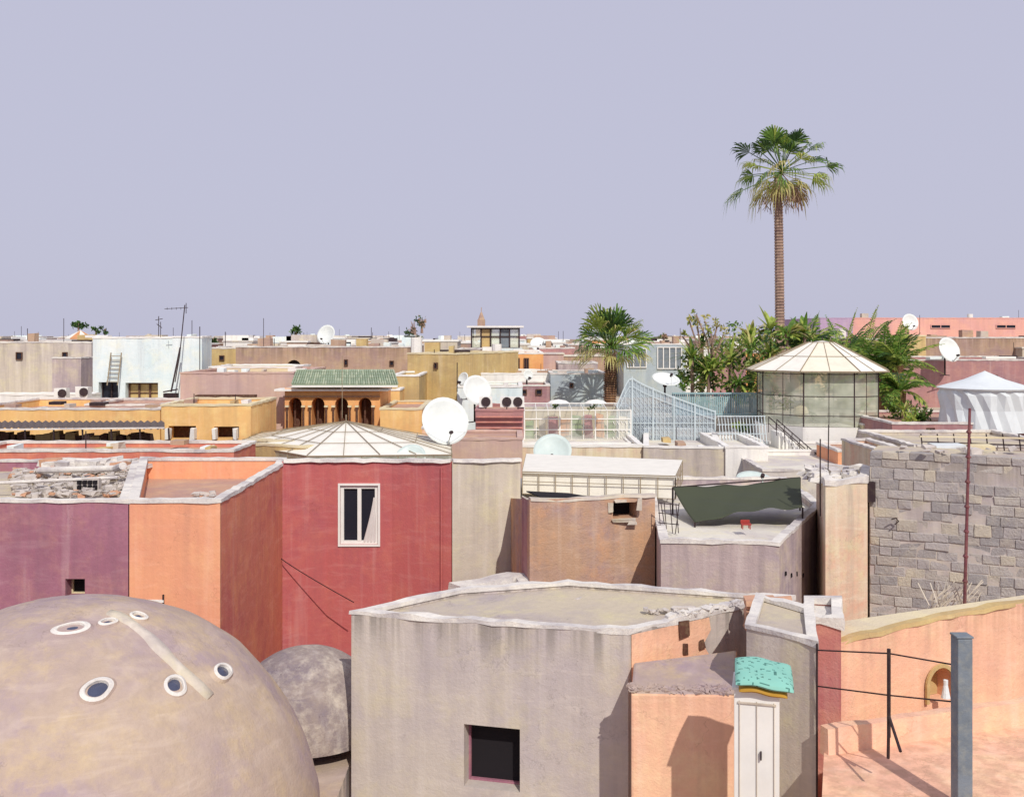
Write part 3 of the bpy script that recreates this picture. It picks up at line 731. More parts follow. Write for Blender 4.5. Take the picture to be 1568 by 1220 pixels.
g,o=house('white_cube_house',142,268,517,41,5,('bluewhite','white','roofw'),ph=.2,wins=[(166,602,30,34,dict(hole=True,depth=.4,frame='iron',cols=2,fw=.05)),(217,602,50,32,dict(hole=True,depth=.4,frame='wood',glass_='ochre',cols=3,rows=2,fw=.07))])
house('white_cube_wing',264,309,516,40.2,3,('bluewhite','white','roofw'),ph=.15,par=g,skew=.2)
m=MB()
for s in(0,16): m.bar(P(170+s,540,40.8),P(164+s,590,40.5),.022)
for i in range(7): m.bar(P(169-i,545+i*6.5,40.75),P(185-i,545+i*6.5,40.75),.016)
m.obj('ladder_frame',['rib'],root('ladder'))
m=MB();m.bar(P(262,600,39.2),P(276,532,39.6),.03);m.bar(P(250,600,39),P(272,596,39),.03);m.box(P(262,608,39),.5,.3,.3);m.obj('water_pump_gear',['iron'])
m=MB();m.path([P(268,585,39.0),P(275,545,39.2),P(283,467,39.5)],.018);m.bar(P(252,473,39.5),P(288,471,39.5),.012);m.bar(P(285,464,39.5),P(285,480,39.5),.012)
for i in range(4): m.bar(P(256+i*7,471,39.3),P(256+i*7,474,39.7),.01)
m.obj('tv_antenna',['iron'])
m=MB();m.bar(P(243,515,60),P(243,484,60),.02);m.bar(P(238,490,60),P(249,488,60),.02);m.bar(P(240,496,60),P(248,502,60),.02);m.obj('tv_antenna',['iron'])
house('grey_left_house',-60,140,524,47,6,('greyb','cope','roofw'),ph=.3,wins=[(118,575,10,10),(100,545,8,12),(30,545,10,12)])
house('mauve_left_house',80,124,548,45,3,('mauve','cope','roofw'),ph=.2)
house('white_low_wall',-60,138,604,39,1,('white','white','roofw'),ph=.05)
for i,(u,v) in enumerate([(95,596),(128,594)]):
    m=MB();m.box(P(u,v+6,38),.45,.35,.4,0,None,.02);m.bar(P(u,v+6,37.8),P(u,v+6,37.75),.13,1,10);m.obj('air_conditioner',['frame','iron'])
# riad
g,o=house('riad_pavilion',436,582,594,34,3,('orange2','white','roofw'),ph=.0)
cuts=[]
for u in(452,487,523,559):
    window(g,o,(X(436,34),34),(X(582,34),34),u,640,20,62,depth=.7,arch=True,noframe=True,glass_='wood',name='arch',cuts=cuts)
cutall(o,cuts)
m=MB()
for u in(452,487,523,559):
    for s in(-1,1): m.bar(P(u+s*12.5,675,33.9),P(u+s*12.5,624,33.9),.03,0,8);m.box(P(u+s*12.5,622,33.9),.12,.1,.06,1)
    m.box(P(u,640,34.4),.06,.04,1.3,0)
m.obj('columns',['wood','copey'],g)
m=MB();m.box(P(508,597,33.9)+Vector((0,.3,0)),3.75,.9,.06,0);m.box(P(508,607,33.93),3.2,.1,.04,1);m.obj('cornice',['white','wood'],g)
a=P(447,589,33.6);b=P(609,589,33.6);c=P(602,567,35.2);d_=P(455,567,35.2)
mk('tile_bed',[a,b,c,d_],[[0,1,2,3]],'tile',g,solid=.05);m=MB();n=44
for i in range(n+1):
    for j in range(5):
        q0=a.lerp(b,i/n).lerp(d_.lerp(c,i/n),j/5);q1=a.lerp(b,i/n).lerp(d_.lerp(c,i/n),(j+1)/5);m.bar(q0+Vector((0,0,.035)),q1+Vector((0,0,.015)),.026,R.choice([0,0,1]),5)
m.bar(d_,c,.04,1);m.bar(a-Vector((0,0,.05)),b-Vector((0,0,.05)),.035,2);m.obj('tiles',['tile','tile2','white'],g)
house('riad_wing',582,612,597,37.4,4,('yellow','white','roofw'),ph=.05)
house('tan_long_house',361,628,531,46,7,('tan','cope','roof'),ph=.3,wins=[(450,562,22,22,dict(arch=True,noframe=True,hole=True,depth=.3,glass_='iron')),(530,555,6,10),(600,556,7,8)])
house('ochre_house',624,699,541,43,6,('ochre','copey','roof'),ph=.25,skew=-1,wins=[(668,560,6,10)])
house('tan_mid_house',320,452,562,39.5,3,('copey','white','roofw'),ph=.1)
house('yellow_low_house',582,646,626,33,4,('yellow','copey','rooft'),ph=.1)
house('ochre_low_house',600,642,575,39,4,('ochre','white','roofw'),ph=.1)
house('olive_small_house',308,362,533,48,5,('ochre','cope','roof'),ph=.2,wins=[(340,548,8,8)])
house('pink_low_house',690,800,672,29,2.5,('pinktan','pinktan','rooft'),ph=.05)
house('pink_low_house',646,700,655,31,3,('salmon','cope','rooft'),ph=.05)
g,o=house('terracotta_step_house',728,802,628,33,3,('darkred','darkred','rooft'),ph=.1)
m=MB()
for v in(638,646,655,663): m.box(P(765,v,32.9),1.5,.08,.04,0)
m.obj('string_courses',['salmonr'],g)
for u in(744,776,793):
    m=MB();m.box(P(u,615,33.6),.42,.3,.34,0,None,.01);m.bar(P(u,615,33.44),P(u,615,33.42),.13,1,12);m.bar(P(u,617,33.5),P(u,628,33.5),.02,1);m.obj('air_conditioner',['frame','iron'])
house('white_slab_house',699,846,572,44,5,('white','white','roofw'),ph=.1)
house('white_slab_house',700,800,592,39,4,('bluewhite','white','roofw'),ph=.1)
house('maroon_mid_house',772,842,590,41,3,('darkred','cope','roof'),ph=.1,wins=[(800,600,14,8),(825,600,10,9)])
house('orange_block_house',734,832,541,50,6,('orange2','white','rooft'),ph=.3,wins=[(790,557,12,18,dict(frame='wood')),(806,557,8,18,dict(frame='wood')),(760,552,8,10)])
house('tan_block_house',700,735,535,52,5,('tan','cope','roof'),ph=.3)
house('mauve_block_house',826,880,533,56,6,('darkred','cope','roof'),ph=.3,wins=[(845,548,8,8)])
house('grey_block_house',843,929,572,42,4,('teal','cope','roof'),ph=.2,wins=[(875,590,6,8)])
house('ochre_block_house',855,915,556,47,3,('mauve','cope','roof'),ph=.2)
house('bluegrey_house',955,1050,527,52,6,('teal','white','roofw'),ph=.2,wins=[(975,548,30,30,dict(frame='frame',cols=3,rows=1,glass_='post')),(1025,548,38,34,dict(frame='frame',cols=4,glass_='post'))])
house('tan_back_house',870,960,528,62,6,('tan','cope','roof'),ph=.2)
# conservatory
g=root('glass_conservatory')
m=MB();A=P(803,628,33);B=P(966,625,33);zt=A.z;zb=Z(678,33);D=1.6
for i in range(10):
    t=i/9;x=A.x+(B.x-A.x)*t;m.bar((x,33,zt),(x,33,zb),.024 if i%3==0 else .013)
    m.bar((x,33+D,zt+.12),(x,33+D,zb),.012);m.bar((x,33,zt),(x,33+D,zt+.12),.012)
for z_ in(zt,zb,zt-.28,(zt+zb)/2-.1): m.bar((A.x,32.99,z_),(B.x,32.99,z_),.02)
m.bar((A.x,33+D,zt+.12),(B.x,33+D,zt+.12),.02)
for x in(A.x,B.x):
    for z_ in(zt,zb): m.bar((x,33,z_),(x,33+D,z_),.02)
for i in range(5):
    for j in range(3): m.bar((A.x+2.85+i*.13,32.98,zt-.35-j*.25),(A.x+2.9+i*.13,32.98,zt-.45-j*.25),.012)
m.obj('frame',['frame'],g)
mk('glass',[(A.x,33.01,zt),(B.x,33.01,zt),(B.x,33.01,zb),(A.x,33.01,zb),(A.x,33+D,zt+.11),(B.x,33+D,zt+.11)],[[0,1,2,3],[0,4,5,1]],'gclear',g)
m=MB();W_=(B.x-A.x)
for i,mi in enumerate([1,4,2,3,1,2,3,1,4]):
    x=A.x+W_*(i+.5)/9;m.box((x,33.4+R.uniform(-.15,.15),(zt+zb)/2-R.uniform(.0,.15)),W_/9*R.uniform(.45,.85),.05,(zt-zb)*R.uniform(.5,.85),mi,None,.04)
m.box(((A.x+B.x)/2,34.58,(zt+zb)/2),W_,.04,(zt-zb),0)
m.obj('hung_textiles',['copey','greenc','pinkc','orangec','panel2'],g)
m=MB()
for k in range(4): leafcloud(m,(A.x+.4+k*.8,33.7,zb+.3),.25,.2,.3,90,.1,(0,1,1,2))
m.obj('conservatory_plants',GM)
house('conservatory_base_house',795,970,679,31.5,5,('white','white','roofw'),ph=.02)
g=root('lattice_gate_fence');m=MB();d=33.6
def topv(u):
    t=(u-945)/150.; return 640-62*math.exp(-((u-968)/22.)**2) if u<968 else 578+52*((u-968)/127.)**.8
us=[945+i*6 for i in range(26)]
for u in us: m.bar(P(u,topv(u),d),P(u,677,d),.009)
m.path([P(u,topv(u),d) for u in us],.022);m.path([P(u,topv(u)+12,d) for u in us],.013)
for u in(945,968,1000,1032,1064,1095): m.bar(P(u,topv(u)-2,d),P(u,679,d),.025)
for i in range(24):
    for s in(-1,1):
        u0=945+i*7;v0=677
        q=[(u0+s*k*6,v0-k*8) for k in range(14)];q=[(a,b) for a,b in q if 945<=a<=1095 and b>topv(a)+12]
        if len(q)>1: m.bar(P(q[0][0],q[0][1],d+.03),P(q[-1][0],q[-1][1],d+.03),.006)
m.path([P(u,677,d) for u in(945,1095)],.022);m.path([P(u,648,d) for u in(955,1095)],.014)
m.path([P(945,640,d),P(935,632,37)],.02)
m.obj('bars',['latt'],g)
vs=[];fs=[]
for u in us: vs+=[P(u,topv(u)+2,d+.06),P(u,676,d+.06)]
for i in range(len(us)-1): fs.append([2*i,2*i+2,2*i+3,2*i+1])
mk('backing',vs,fs,'glat',g)
dish(1020,580,36,1.0,(.1,-.4,.9),.6,'dish')
g=root('teal_picket_fence');m=MB()
for i in range(48): u=1030+i*3;m.box(P(u,619,37.5),.05,.03,.85,0,None,.006)
m.bar(P(1030,602,37.4),P(1172,602,37.4),.03);m.bar(P(1030,634,37.4),P(1172,634,37.4),.03);m.obj('pickets',['tealf'],g)
g=root('white_balcony_rail');m=MB()
for i in range(16): u=1100+i*4.7;m.bar(P(u,636+i*.1,33),P(u+4,680,32.5),.011)
for v in(637,650,664,679): m.bar(P(1098,v,32.9),P(1172,v,32.9),.016)
m.obj('bars',['latt'],g)
house('balcony_base_house',1095,1175,678,33.2,6,('greyb','white','roofw'),ph=.05)
house('garden_terrace_house',960,1180,640,38,2,('greyb','cope','roof'),ph=.05)
# ================================================================ PAVILION
g=root('glass_pavilion');C=Vector((X(1259,35.6),35.6,0));ze=Z(566,35.6);za=Z(525,35.6)+.05;zf=Z(655,33.6)
AN=[math.radians(a) for a in (-52,-78,-120,-165,-205,-255,-295,-340)]
def oct_(r,z): return [Vector((C.x+r*math.cos(a)*1.03,C.y+r*math.sin(a)*.9,z)) for a in AN]
E=oct_(2.6,ze);T=oct_(.5,za-.04);Bt=oct_(2.2,ze);Bf=oct_(2.2,zf);ap=Vector((C.x,C.y,za+.03))
vs=E+T+[ap];fs=[[i,(i+1)%8,8+(i+1)%8,8+i] for i in range(8)]+[[8+i,8+(i+1)%8,16] for i in range(8)]
mk('roof_panels',vs,fs,['panel','panel2'],g,[i%2 if i<8 else 0 for i in range(16)],solid=.03)
m=MB();up=Vector((0,0,.02))
for i in range(8):
    j=(i+1)%8;m.bar(E[i]+up,T[i]+up,.014,1);m.bar(E[i],E[j],.028,1);m.bar(E[i].lerp(E[j],.5)+up,T[i].lerp(T[j],.5)+up,.009,1);m.bar(E[i].lerp(T[i],.5)+up,E[j].lerp(T[j],.5)+up,.009,1)
    m.bar(T[i]+up,T[j]+up,.012,1);m.bar(E[i],Bt[i]-Vector((0,0,.1)),.014,0)
    m.bar(Bt[i],Bf[i],.02,0);m.bar(Bt[i].lerp(Bt[j],.5),Bf[i].lerp(Bf[j],.5),.011,0)
    for t in(.05,.45,.8,1): m.bar(Bt[i].lerp(Bf[i],t),Bt[j].lerp(Bf[j],t),.013,0)
m.bar(ap,ap+Vector((0,0,.12)),.02)
m.obj('frame',['iron','rib'],g)
mk('glass_walls',Bt+Bf,[[i,(i+1)%8,8+(i+1)%8,8+i] for i in range(8)],'gpane',g)
Bc=oct_(2.3,zf);core(g,[tuple(q) for q in Bc],0,('white','white','white'),ph=0,coping=False,name='base')
m=MB();hc=Vector((X(1226,34.8),34.8,Z(627,34.8)));m.bar(hc+Vector((0,0,.2)),Vector((hc.x,hc.y,ze)),.01)
for a_,b_,r1,r2 in((.2,.08,.04,.18),(.08,-.12,.18,.22),(-.12,-.28,.22,.05)): m.bar(hc+Vector((0,0,a_)),hc+Vector((0,0,b_)),r1,1,10,r2)
m.obj('hanging_lantern',['iron','copey'],g)
m=MB();m.box((C.x+.3,C.y+.2,zf+.38),1.2,.8,.05,0);m.box((C.x+.3,C.y+.2,zf+.18),.1,.1,.36,0);m.obj('table',['white'],g)
m=MB()
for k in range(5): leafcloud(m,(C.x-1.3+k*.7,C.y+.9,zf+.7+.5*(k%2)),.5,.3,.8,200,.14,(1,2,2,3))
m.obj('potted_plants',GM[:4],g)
g=root('white_staircase');m=MB();n=12
for i in range(n):
    t=i/(n-1);p=P(1190+t*62,660+t*60,32.3-t*1.2);m.box((p.x,p.y,p.z-.6),.16,1.0,1.2,0)
m.obj('steps',['white'],g)
m=MB()
for dy in(-.5,.5):
    m.bar(P(1183,640,32.3)+Vector((0,dy,0)),P(1252,700,31.1)+Vector((0,dy,0)),.014);m.bar(P(1183,650,32.3)+Vector((0,dy,0)),P(1252,711,31.1)+Vector((0,dy,0)),.009)
    for i in range(7):
        t=i/6;q=P(1183+69*t,640+60*t,32.3-1.2*t)+Vector((0,dy,0));m.bar(q,q-Vector((0,0,.5)),.011)
m.obj('handrail',['iron'],g)
house('stair_base_house',1172,1330,690,30.8,2.5,('white','white','roofw'),ph=.05)
house('yellow_side_wall',1322,1366,650,33.4,2,('copey','white','roof'),ph=.05)
house('stair_base_house',1168,1330,720,27,4,('roofw','cope','roofw'),ph=.05)
house('orange_small_house',1283,1345,690,28.6,2,('orange','cope','rooft'),ph=.05)
# ================================================================ RIGHT
house('mauve_right_house',1371,1640,551,45,7,('darkred','cope','roof'),ph=.25,wins=[(1407,582,14,8,dict(frame='wood')),(1520,580,14,12)])
house('yellow_right_house',1386,1418,514,52,4,('ochre','copey','roof'),ph=.2)
house('tan_right_house',1318,1386,519,53,6,('tan','cope','rooft'),ph=.2,wins=[(1345,532,10,8)])
house('mauve_back_right_house',1418,1640,517,54,6,('tan','cope','rooft'),ph=.2)
house('pink_palace',1306,1640,487,84,14,('pinkfar','pinkfar','roof'),ph=.3,wins=[(1440,500,30,6,dict(frame='pinkfar')),(1540,500,30,6,dict(frame='pinkfar'))])
g,o=house('lilac_palace',1256,1306,487,82,14,('lilac','lilac','roof'),ph=.3)
house('darkred_right_house',1366,1640,648,31,5,('darkred','cope','rooft'),ph=.1,wins=[(1425,662,14,14,dict(hole=True,depth=.2,frame='copey'))])
house('cream_right_house',1352,1400,692,24,3,('cream','cope','roofw'),ph=.1)
house('roof_terrace_house',1400,1640,683,25,4,('greyb','cope','roof'),ph=.1)
g=root('terrace_rail');m=MB();m.bar(P(1408,668,24.8),P(1640,672,24.8),.025,0);m.bar(P(1412,676,24.8),P(1640,684,24.8),.014,1)
for i in range(9): u=1410+i*25;m.bar(P(u,664,24.8),P(u+3,690,24.8),.014,1)
m.box(P(1450,683,24.6),.7,.5,.1,2,None,.02);m.box(P(1500,686,24.6),.6,.4,.15,0,None,.02);m.obj('rails',['copey','iron','tent'],g)
g=root('white_tent');C2=Vector((X(1508,32),32.,0));zt=Z(575,32);ze2=Z(593,32);zb2=Z(658,32);n=20
vs=[Vector((C2.x,C2.y,zt+.15))]
for r,z_ in((.6,zt-.12),(1.4,ze2),(1.38,ze2-.04),(1.3,ze2-.06),(1.32,ze2-.2),(1.26,(ze2+zb2)/2),(1.32,zb2)):
    for i in range(n*2):
        t=math.pi*i/n;rr=r*(1+(.05*math.sin(i*2.6+z_*3) if z_<ze2-.1 else 0));vs.append(Vector((C2.x+rr*math.cos(t),C2.y+rr*math.sin(t),z_)))
N=2*n;fs=[[0,1+i,1+(i+1)%N] for i in range(N)]
for k in range(6):
    for i in range(N): a=1+k*N;fs.append([a+i,a+N+i,a+N+(i+1)%N,a+(i+1)%N])
mk('canvas',vs,fs,'tent',g,smooth=False)
# ================================================================ LANTERN far + minaret
g=root('glass_roof_lantern');d=57.5;m=MB();x0=X(722,d);x1=X(795,d);zt=Z(503,d);zb=Z(533,d)
for i in range(6):
    x=x0+(x1-x0)*i/5;m.bar((x,d,zt),(x,d,zb),.045);m.bar((x,d+2.4,zt),(x,d+2.4,zb),.04)
for z_ in(zt,zb,(zt+zb)/2+.1): m.bar((x0,d,z_),(x1,d,z_),.035);m.bar((x0,d+2.4,z_),(x1,d+2.4,z_),.04);m.bar((x0,d,z_),(x0,d+2.4,z_),.04);m.bar((x1,d,z_),(x1,d+2.4,z_),.04)
m.box(((x0+x1)/2,d+1.2,zt+.1),x1-x0+.5,3.0,.1,1);m.obj('frame',['iron','white'],g)
m=MB();
for i,mi in enumerate([0,1,0,2,0]): x=x0+(x1-x0)*(i+.5)/5;m.box((x,d+.04,(zt+zb)/2),(x1-x0)/5-.08,.02,(zt-zb)-.08,mi)
m.obj('panes',['gpane','ochre','post'],g)
house('lantern_base_house',716,800,533,57,8,('bluewhite','white','roofw'),ph=.0)
g=root('minaret');d=150.;m=MB();c=P(737,500,d);m.box((c.x,d,c.z/2),1.5,1.5,c.z,0);m.box((c.x,d,c.z+.5),1.1,1.1,1.,0);m.box((c.x,d,c.z),1.7,1.7,.2,0)
m.bar((c.x,d,c.z+1),(c.x,d,c.z+2.1),.45,0,8,.1);m.bar((c.x,d,c.z+2),(c.x,d,c.z+2.8),.06,0,4);m.obj('tower',['tan'],g)
# ================================================================ DISTANT SKYLINE
m=MB();fm=['white','tan','pinktan','greyb','ochre','mauve','darkred','bluewhite','roofw','post','dish','iron','orange2']
def farband(u0,u1,d0,d1,v0,v1,n,pal,w0=12,w1=62):
    for i in range(n):
        d=R.uniform(d0,d1);u=R.uniform(u0,u1);v=R.uniform(v0,v1)
        if 700<u<815 and d<66: continue
        w=R.uniform(w0,w1)/F*d;zt=Z(v,d);mi=R.choice(pal)
        x=X(u,d);dp=R.uniform(3,9);m.box((x,d+dp/2,zt/2),w,dp,zt,mi)
        m.box((x,d+dp/2,zt+.05),w+.16,dp+.1,.1,R.choice([8,0]))
        for k in range(R.randint(0,3)):
            m.box((x+R.uniform(-.45,.45)*w,d-.02,zt-R.uniform(.6,1.2)),R.uniform(.25,.5),.06,R.uniform(.3,.7),R.choice([9,11]))
        for k in range(R.randint(0,2)):
            xx=x+R.uniform(-.45,.45)*w;h=R.uniform(.15,.5)
            if R.random()<.12: m.bar((xx,d+1,zt),(xx,d+1,zt+h),.3,R.choice([0,7]),8)
            else: m.box((xx,d+1.5,zt+h/2),R.uniform(.4,2),1.2,h,R.choice([0,0,7,3,1,11]))
        if R.random()<.25: xx=x+R.uniform(-.45,.45)*w;m.bar((xx,d,zt),(xx,d,zt+R.uniform(.5,1.3)),.018,11)
pal=[0,0,1,2,3,3,4,5,6,7,12]
farband(-80,1650,60,90,521,533,95,pal)
farband(-80,1650,90,150,518,524,80,pal)
farband(-80,1650,150,320,514.5,518,80,pal)
m.obj('distant_houses',fm)
m=MB()
for i in range(40):
    d=R.uniform(54,60);u=-60+i*43+R.uniform(-12,12)
    if 700<u<815: continue
    v=R.uniform(530,552);zt=Z(v,d);w=R.uniform(1.4,3.4);x=X(u,d);m.box((x,d,zt/2),w,3,zt,R.choice([0,7,1,2,3,4,5,6,12]))
    m.box((x,d,zt+.04),w+.1,3.1,.08,8)
    if R.random()<.4:m.box((x+.2,d,zt+.2),R.uniform(.3,.8),.5,.4,R.choice([0,7,3]))
m.obj('medina_infill_houses',fm)
house('medina_infill_base',-150,1720,606,64,30,('tan','cope','roof'),ph=.1)
house('medina_infill_base',-200,1760,638,39.2,26,('greyb','cope','roof'),ph=.05)
m=MB()
def clut(u0,u1,v,d,L,n,s=1.):
    z=Z(v,d)-.1
    for i in range(n):
        u=R.uniform(u0,u1);dd=d+R.uniform(.3,L);x=X(u,d);k=R.random()
        if k<.5: h=R.uniform(.2,.55)*s;m.box((x,dd,z+h/2),R.uniform(.2,.9)*s,.5,h,R.choice([0,7,3,4,1]),None,.02)
        elif k<.55: m.bar((x,dd,z),(x,dd,z+R.uniform(.5,.8)*s),.2*s,R.choice([0,7]),10)
        elif k<.75: m.bar((x,dd,z),(x,dd,z+R.uniform(.7,1.5)*s),.012,11)
        else: m.box((x,dd,z+.15),R.uniform(.5,1.6)*s,.4,.1,R.choice([11,1,0]))
for a in [(365,625,531,46,5,15),(628,697,541,43,4,4),(142,300,517,41,3,5,.6),(-50,138,524,47,4,7),(735,830,541,50,5,5),(828,878,533,56,4,4),(957,1048,527,52,4,6),(285,440,571,35,4,5,.4),(0,240,626,31,3,8,.4),(255,380,620,29.5,2,5,.3),(1420,1640,517,54,4,8),(1320,1385,519,53,4,3),(1375,1640,551,45,5,7),(845,925,572,42,3,4,.5),(700,840,572,44,4,5,.5),(1320,1640,487,84,8,5),(990,1105,684,29.8,4,4,.3),(0,340,690,23.6,1.5,8,.35)]: clut(*a)
m.obj('rooftop_clutter',fm)
def fartree(u,v,d,rx,rz,n=260,col=(0,0,1)):
    m=MB();c=P(u,v,d);m.bar((c.x,c.y,c.z-rz*2.2),(c.x,c.y,c.z),.1,5,6,.05)
    for k in range(5): b=c+Vector((R.uniform(-.6,.6)*rx,R.uniform(-.4,.4)*rx,R.uniform(-.3,.7)*rz));m.bar((c.x,c.y,c.z-rz),b,.05,5,4,.02)
    leafcloud(m,c,rx,rx,rz,n,.28,col);m.obj('distant_tree',GM)
fartree(120,498,95,.45,.5);fartree(147,505,100,.35,.3,120);fartree(161,505,100,.3,.3,120);fartree(453,508,90,.3,.5,160);fartree(636,502,85,.6,.9,260,(0,4,5));fartree(646,494,85,.25,.4,90,(0,4,5));fartree(325,519,80,.3,.4,120)
fartree(1015,516,90,.6,.2,90,(4,5,1));fartree(1190,506,95,.5,.4,150)
g=root('striped_tent');c=P(123,512,85);m=MB();n=10
for i in range(n):
    a=2*math.pi*i/n;b=2*math.pi*(i+1)/n;m.add([c+Vector((0,0,.35)),c+Vector((1.2*math.cos(a),1.2*math.sin(a),-.3)),c+Vector((1.2*math.cos(b),1.2*math.sin(b),-.3)),c+Vector((1.2*math.cos(a),1.2*math.sin(a),-.6)),c+Vector((1.2*math.cos(b),1.2*math.sin(b),-.6))],[[0,1,2],[1,3,4,2]],i%2)
m.obj('canvas',['panel','orangec'],g)
# ================================================================ TALL PALM
m=MB();d=55.;top=P(1191,268,d)
def tr(t): return Vector((X(1195-4*t+1.5*math.sin(t*3),d),d,top.z*t))
for i in range(130):
    t=i/130;a=tr(t);b=tr((i+1)/130);r=.255-.07*t;m.bar(a,b,r*1.1,5,9,r*.9)
crown=top+Vector((.2,0,.35))
for i in range(44):
    k=i/44;el=math.radians(84-k*122);az=i*2.39996+R.uniform(-.35,.35)
    dr=Vector((math.cos(az)*math.cos(el),math.sin(az)*math.cos(el),math.sin(el)))
    mi=R.choice([0,1,1,2,2]) if k<.6 else (R.choice([1,1,2,3]) if k<.82 else R.choice([2,3,4]))
    pl=R.uniform(1.1,1.7)*(1+.45*math.cos(el)*abs(math.cos(az)) if k<.8 else .8)
    frond_fan(m,crown+Vector((0,0,-.3*k)),dr,pl,R.uniform(1.0,1.45),mi,.2+.5*k,16,1.15)
for i in range(30):
    az=R.uniform(0,6.28);dr=Vector((math.cos(az)*.6,math.sin(az)*.6,-.75));strap(m,crown+Vector((0,0,-.5)),dr,R.uniform(1.,2.3),.03,4,.6)
    p=crown+dr*R.uniform(1,1.9);[m.bar(p+rdir(-1,.2)*.2,p+rdir(-1,0)*.5-Vector((0,0,.5)),.014,4,3) for _ in range(4)]
m.obj('tall_fan_palm',GM)
m=MB();d=40.;top=P(935,545,d)
def tr(t): return Vector((X(932+3*t,d),d,7+(top.z-7)*t))
for i in range(46):
    t=i/46;a=tr(t);b=tr((i+1)/46);m.bar(a,b,.25-.03*t,6,9,.18-.03*t)
    if i>10:
        for k in range(6):
            az=R.uniform(0,6.28);q=Vector((math.cos(az),math.sin(az),.9)).normalized();m.bar(a+q*.12,a+q*.35,.035,R.choice([5,6,4]),4,.015)
crown=top+Vector((.05,0,.3))
for i in range(38):
    k=i/38;el=math.radians(80-k*98);az=i*2.39996+R.uniform(-.3,.3)
    dr=Vector((math.cos(az)*math.cos(el),math.sin(az)*math.cos(el),math.sin(el)))
    frond_fan(m,crown,dr,R.uniform(.7,1.1),R.uniform(.85,1.2),R.choice([0,1,1,2]) if k<.85 else 3,.12+.35*k,14,1.0)
m.obj('short_fan_palm',GM)
# ================================================================ GARDEN
m=MB()
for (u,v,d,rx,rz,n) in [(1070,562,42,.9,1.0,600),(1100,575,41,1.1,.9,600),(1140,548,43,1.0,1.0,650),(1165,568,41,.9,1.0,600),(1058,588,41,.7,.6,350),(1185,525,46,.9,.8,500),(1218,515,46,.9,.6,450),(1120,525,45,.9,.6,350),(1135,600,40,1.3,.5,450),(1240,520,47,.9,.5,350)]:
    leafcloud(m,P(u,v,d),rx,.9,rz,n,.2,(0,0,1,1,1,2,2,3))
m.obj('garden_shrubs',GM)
def plantclump(name,lst,mis=(0,1,1,2,2,3),w=.05):
    m=MB()
    for (u,v,d,L,n) in lst:
        b=P(u,v,d);m.bar((b.x,b.y,7),b,.06,5,6)
        for i in range(n): strap(m,b,rdir(-.1,1.),L*R.uniform(.6,1.15),w*R.uniform(.6,1.3),R.choice(mis),R.uniform(.4,1.5))
    m.obj(name,GM)
plantclump('yucca_plant',[(1060,548,41,1.1,50),(1085,570,40.5,1.1,50),(1118,555,41,1.2,50),(1150,535,42,1.1,50),(1180,545,41,1.1,50),(1130,588,39.8,.9,45),(1075,530,43,1.0,35),(1170,585,39.8,.9,45)],w=.06)
plantclump('banana_plant',[(1205,512,44,1.2,26),(1180,505,46,1.1,22),(1232,510,45,1.1,22),(1150,518,45,.9,18)],(1,2,2,3),.13)
m=MB();b=P(1090,575,42.5)
for (u,v) in[(1055,490),(1068,500),(1080,492),(1098,500),(1108,512),(1045,515),(1066,482),(1088,506)]:
    e=P(u,v,42.5+R.uniform(-.4,.4));mid=b.lerp(e,.5)+Vector((R.uniform(-.2,.2),0,R.uniform(0,.2)));m.path([b,mid,e],.035,5);leafcloud(m,e,.22,.2,.26,34,.18,(2,3,3,3));leafcloud(m,mid,.3,.2,.3,20,.14,(3,4,1))
m.obj('flowering_shrub',GM)
m=MB()
for (u,v,d,L,n) in [(1290,558,44,2.4,28),(1350,570,42,2.3,32),(1240,530,46,2.0,18),(1378,600,38,1.4,18),(1325,545,46,2.3,22),(1375,560,41,1.8,18)]:
    b=P(u,v,d);m.bar((b.x,b.y,6),b,.18,6,8)
    for i in range(n):
        dr=rdir(.1,1.);dr.y*=.5;pinnate(m,b,dr,L*R.uniform(.75,1.1),R.choice([0,1,1,2]),R.uniform(.5,1.1),.42)
m.obj('date_palm',GM)
m=MB()
for (u,v,d,rx,rz,n) in [(1385,628,34,.7,.6,600),(1378,665,32.5,.5,.45,450),(1412,640,33,.5,.3,300),(1350,590,40,.6,.7,400)]:
    leafcloud(m,P(u,v,d),rx,.5,rz,n,.15,(0,1,1,2,2))
m.obj('climbing_shrub',GM)
plantclump('agave_plant',[(1384,630,33.5,.55,40),(1374,668,32,.45,30)],(1,2,2,3),.03)
m=MB()
for (u,v) in[(850,620),(905,622)]: leafcloud(m,P(u,v,32.4),.3,.2,.08,60,.09,(1,2,0))
m.obj('roof_plants',GM)
m=MB();leafcloud(m,P(1135,648,33.5),.3,.3,.25,220,.1,(0,1,2));m.obj('potted_shrub',GM)
for u in(855,912):
    m=MB();c=P(u,617,32.2)
    for r1,z1,r2,z2 in((.0,.12,.2,.08),(.2,.08,.3,0)): m.bar(c+Vector((0,0,z2)),c+Vector((0,0,z1)),r2,0,14,r1)
    m.obj('roof_vent_cap',['white'])
m=MB()
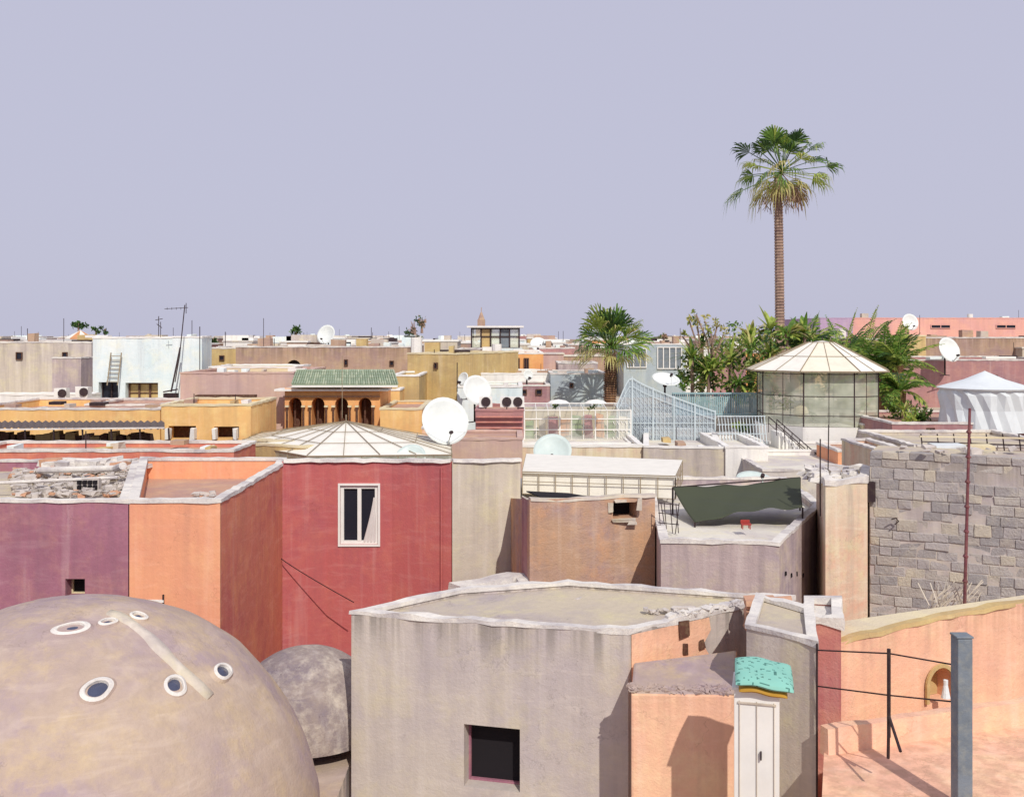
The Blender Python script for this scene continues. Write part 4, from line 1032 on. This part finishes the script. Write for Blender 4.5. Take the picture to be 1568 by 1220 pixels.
for (u,v0,v1,d) in [(306,575,500,40),(345,530,508,45),(700,600,555,38),(665,560,535,43),(420,535,518,50),(890,540,520,60)]: m.bar(P(u,v0,d),P(u,v1,d),.015,0,5)
m.obj('roof_poles',['iron'])
# ================================================================ finalize roots
bpy.context.view_layer.update()
for e in ROOTS:
    ch=[c for c in e.children];mn=Vector((1e9,)*3);mx=Vector((-1e9,)*3)
    for c in ch:
        for b in c.bound_box:
            for i in range(3): mn[i]=min(mn[i],b[i]);mx[i]=max(mx[i],b[i])
    if not ch: continue
    loc=Vector(((mn.x+mx.x)/2,(mn.y+mx.y)/2,mn.z));e.location=loc
    for c in ch: c.location=c.location-loc
# ================================================================ world, sun, camera
w=bpy.data.worlds.new('World');scene.world=w;w.use_nodes=True;nt=w.node_tree;bg=nt.nodes['Background']
sd=Vector((.22,-.74,.7)).normalized();el=math.asin(sd.z);az=math.atan2(sd.x,sd.y)
sk=nt.nodes.new('ShaderNodeTexSky');sk.sky_type='NISHITA';sk.sun_disc=False;sk.sun_elevation=el;sk.sun_rotation=az;sk.dust_density=3
mx=nt.nodes.new('ShaderNodeMix');mx.data_type='RGBA';mx.inputs[0].default_value=.94
nt.links.new(sk.outputs[0],mx.inputs[6]);k=10.4;c=hx('c0c1d7');mx.inputs[7].default_value=(c[0]*k,c[1]*k*.99,c[2]*k*.98,1)
nt.links.new(mx.outputs[2],bg.inputs[0]);bg.inputs[1].default_value=.1
sl=bpy.data.lights.new('sun','SUN');sl.energy=3.2;sl.angle=math.radians(.6);sl.color=(1,.95,.87)
so=bpy.data.objects.new('sun',sl);COL.objects.link(so);so.rotation_euler=(-sd).to_track_quat('-Z','Y').to_euler();so.location=(0,0,40)
cd=bpy.data.cameras.new('camera');cam=bpy.data.objects.new('camera',cd);COL.objects.link(cam);cam.location=(0,0,CZ);cam.rotation_euler=(math.pi/2,0,0)
cd.lens=36;cd.sensor_width=36;cd.sensor_fit='HORIZONTAL';cd.shift_y=-(610-HV)/F;cd.clip_end=4000;cd.clip_start=.1;scene.camera=cam
scene.view_settings.view_transform='Standard';scene.view_settings.look='None';scene.view_settings.exposure=0
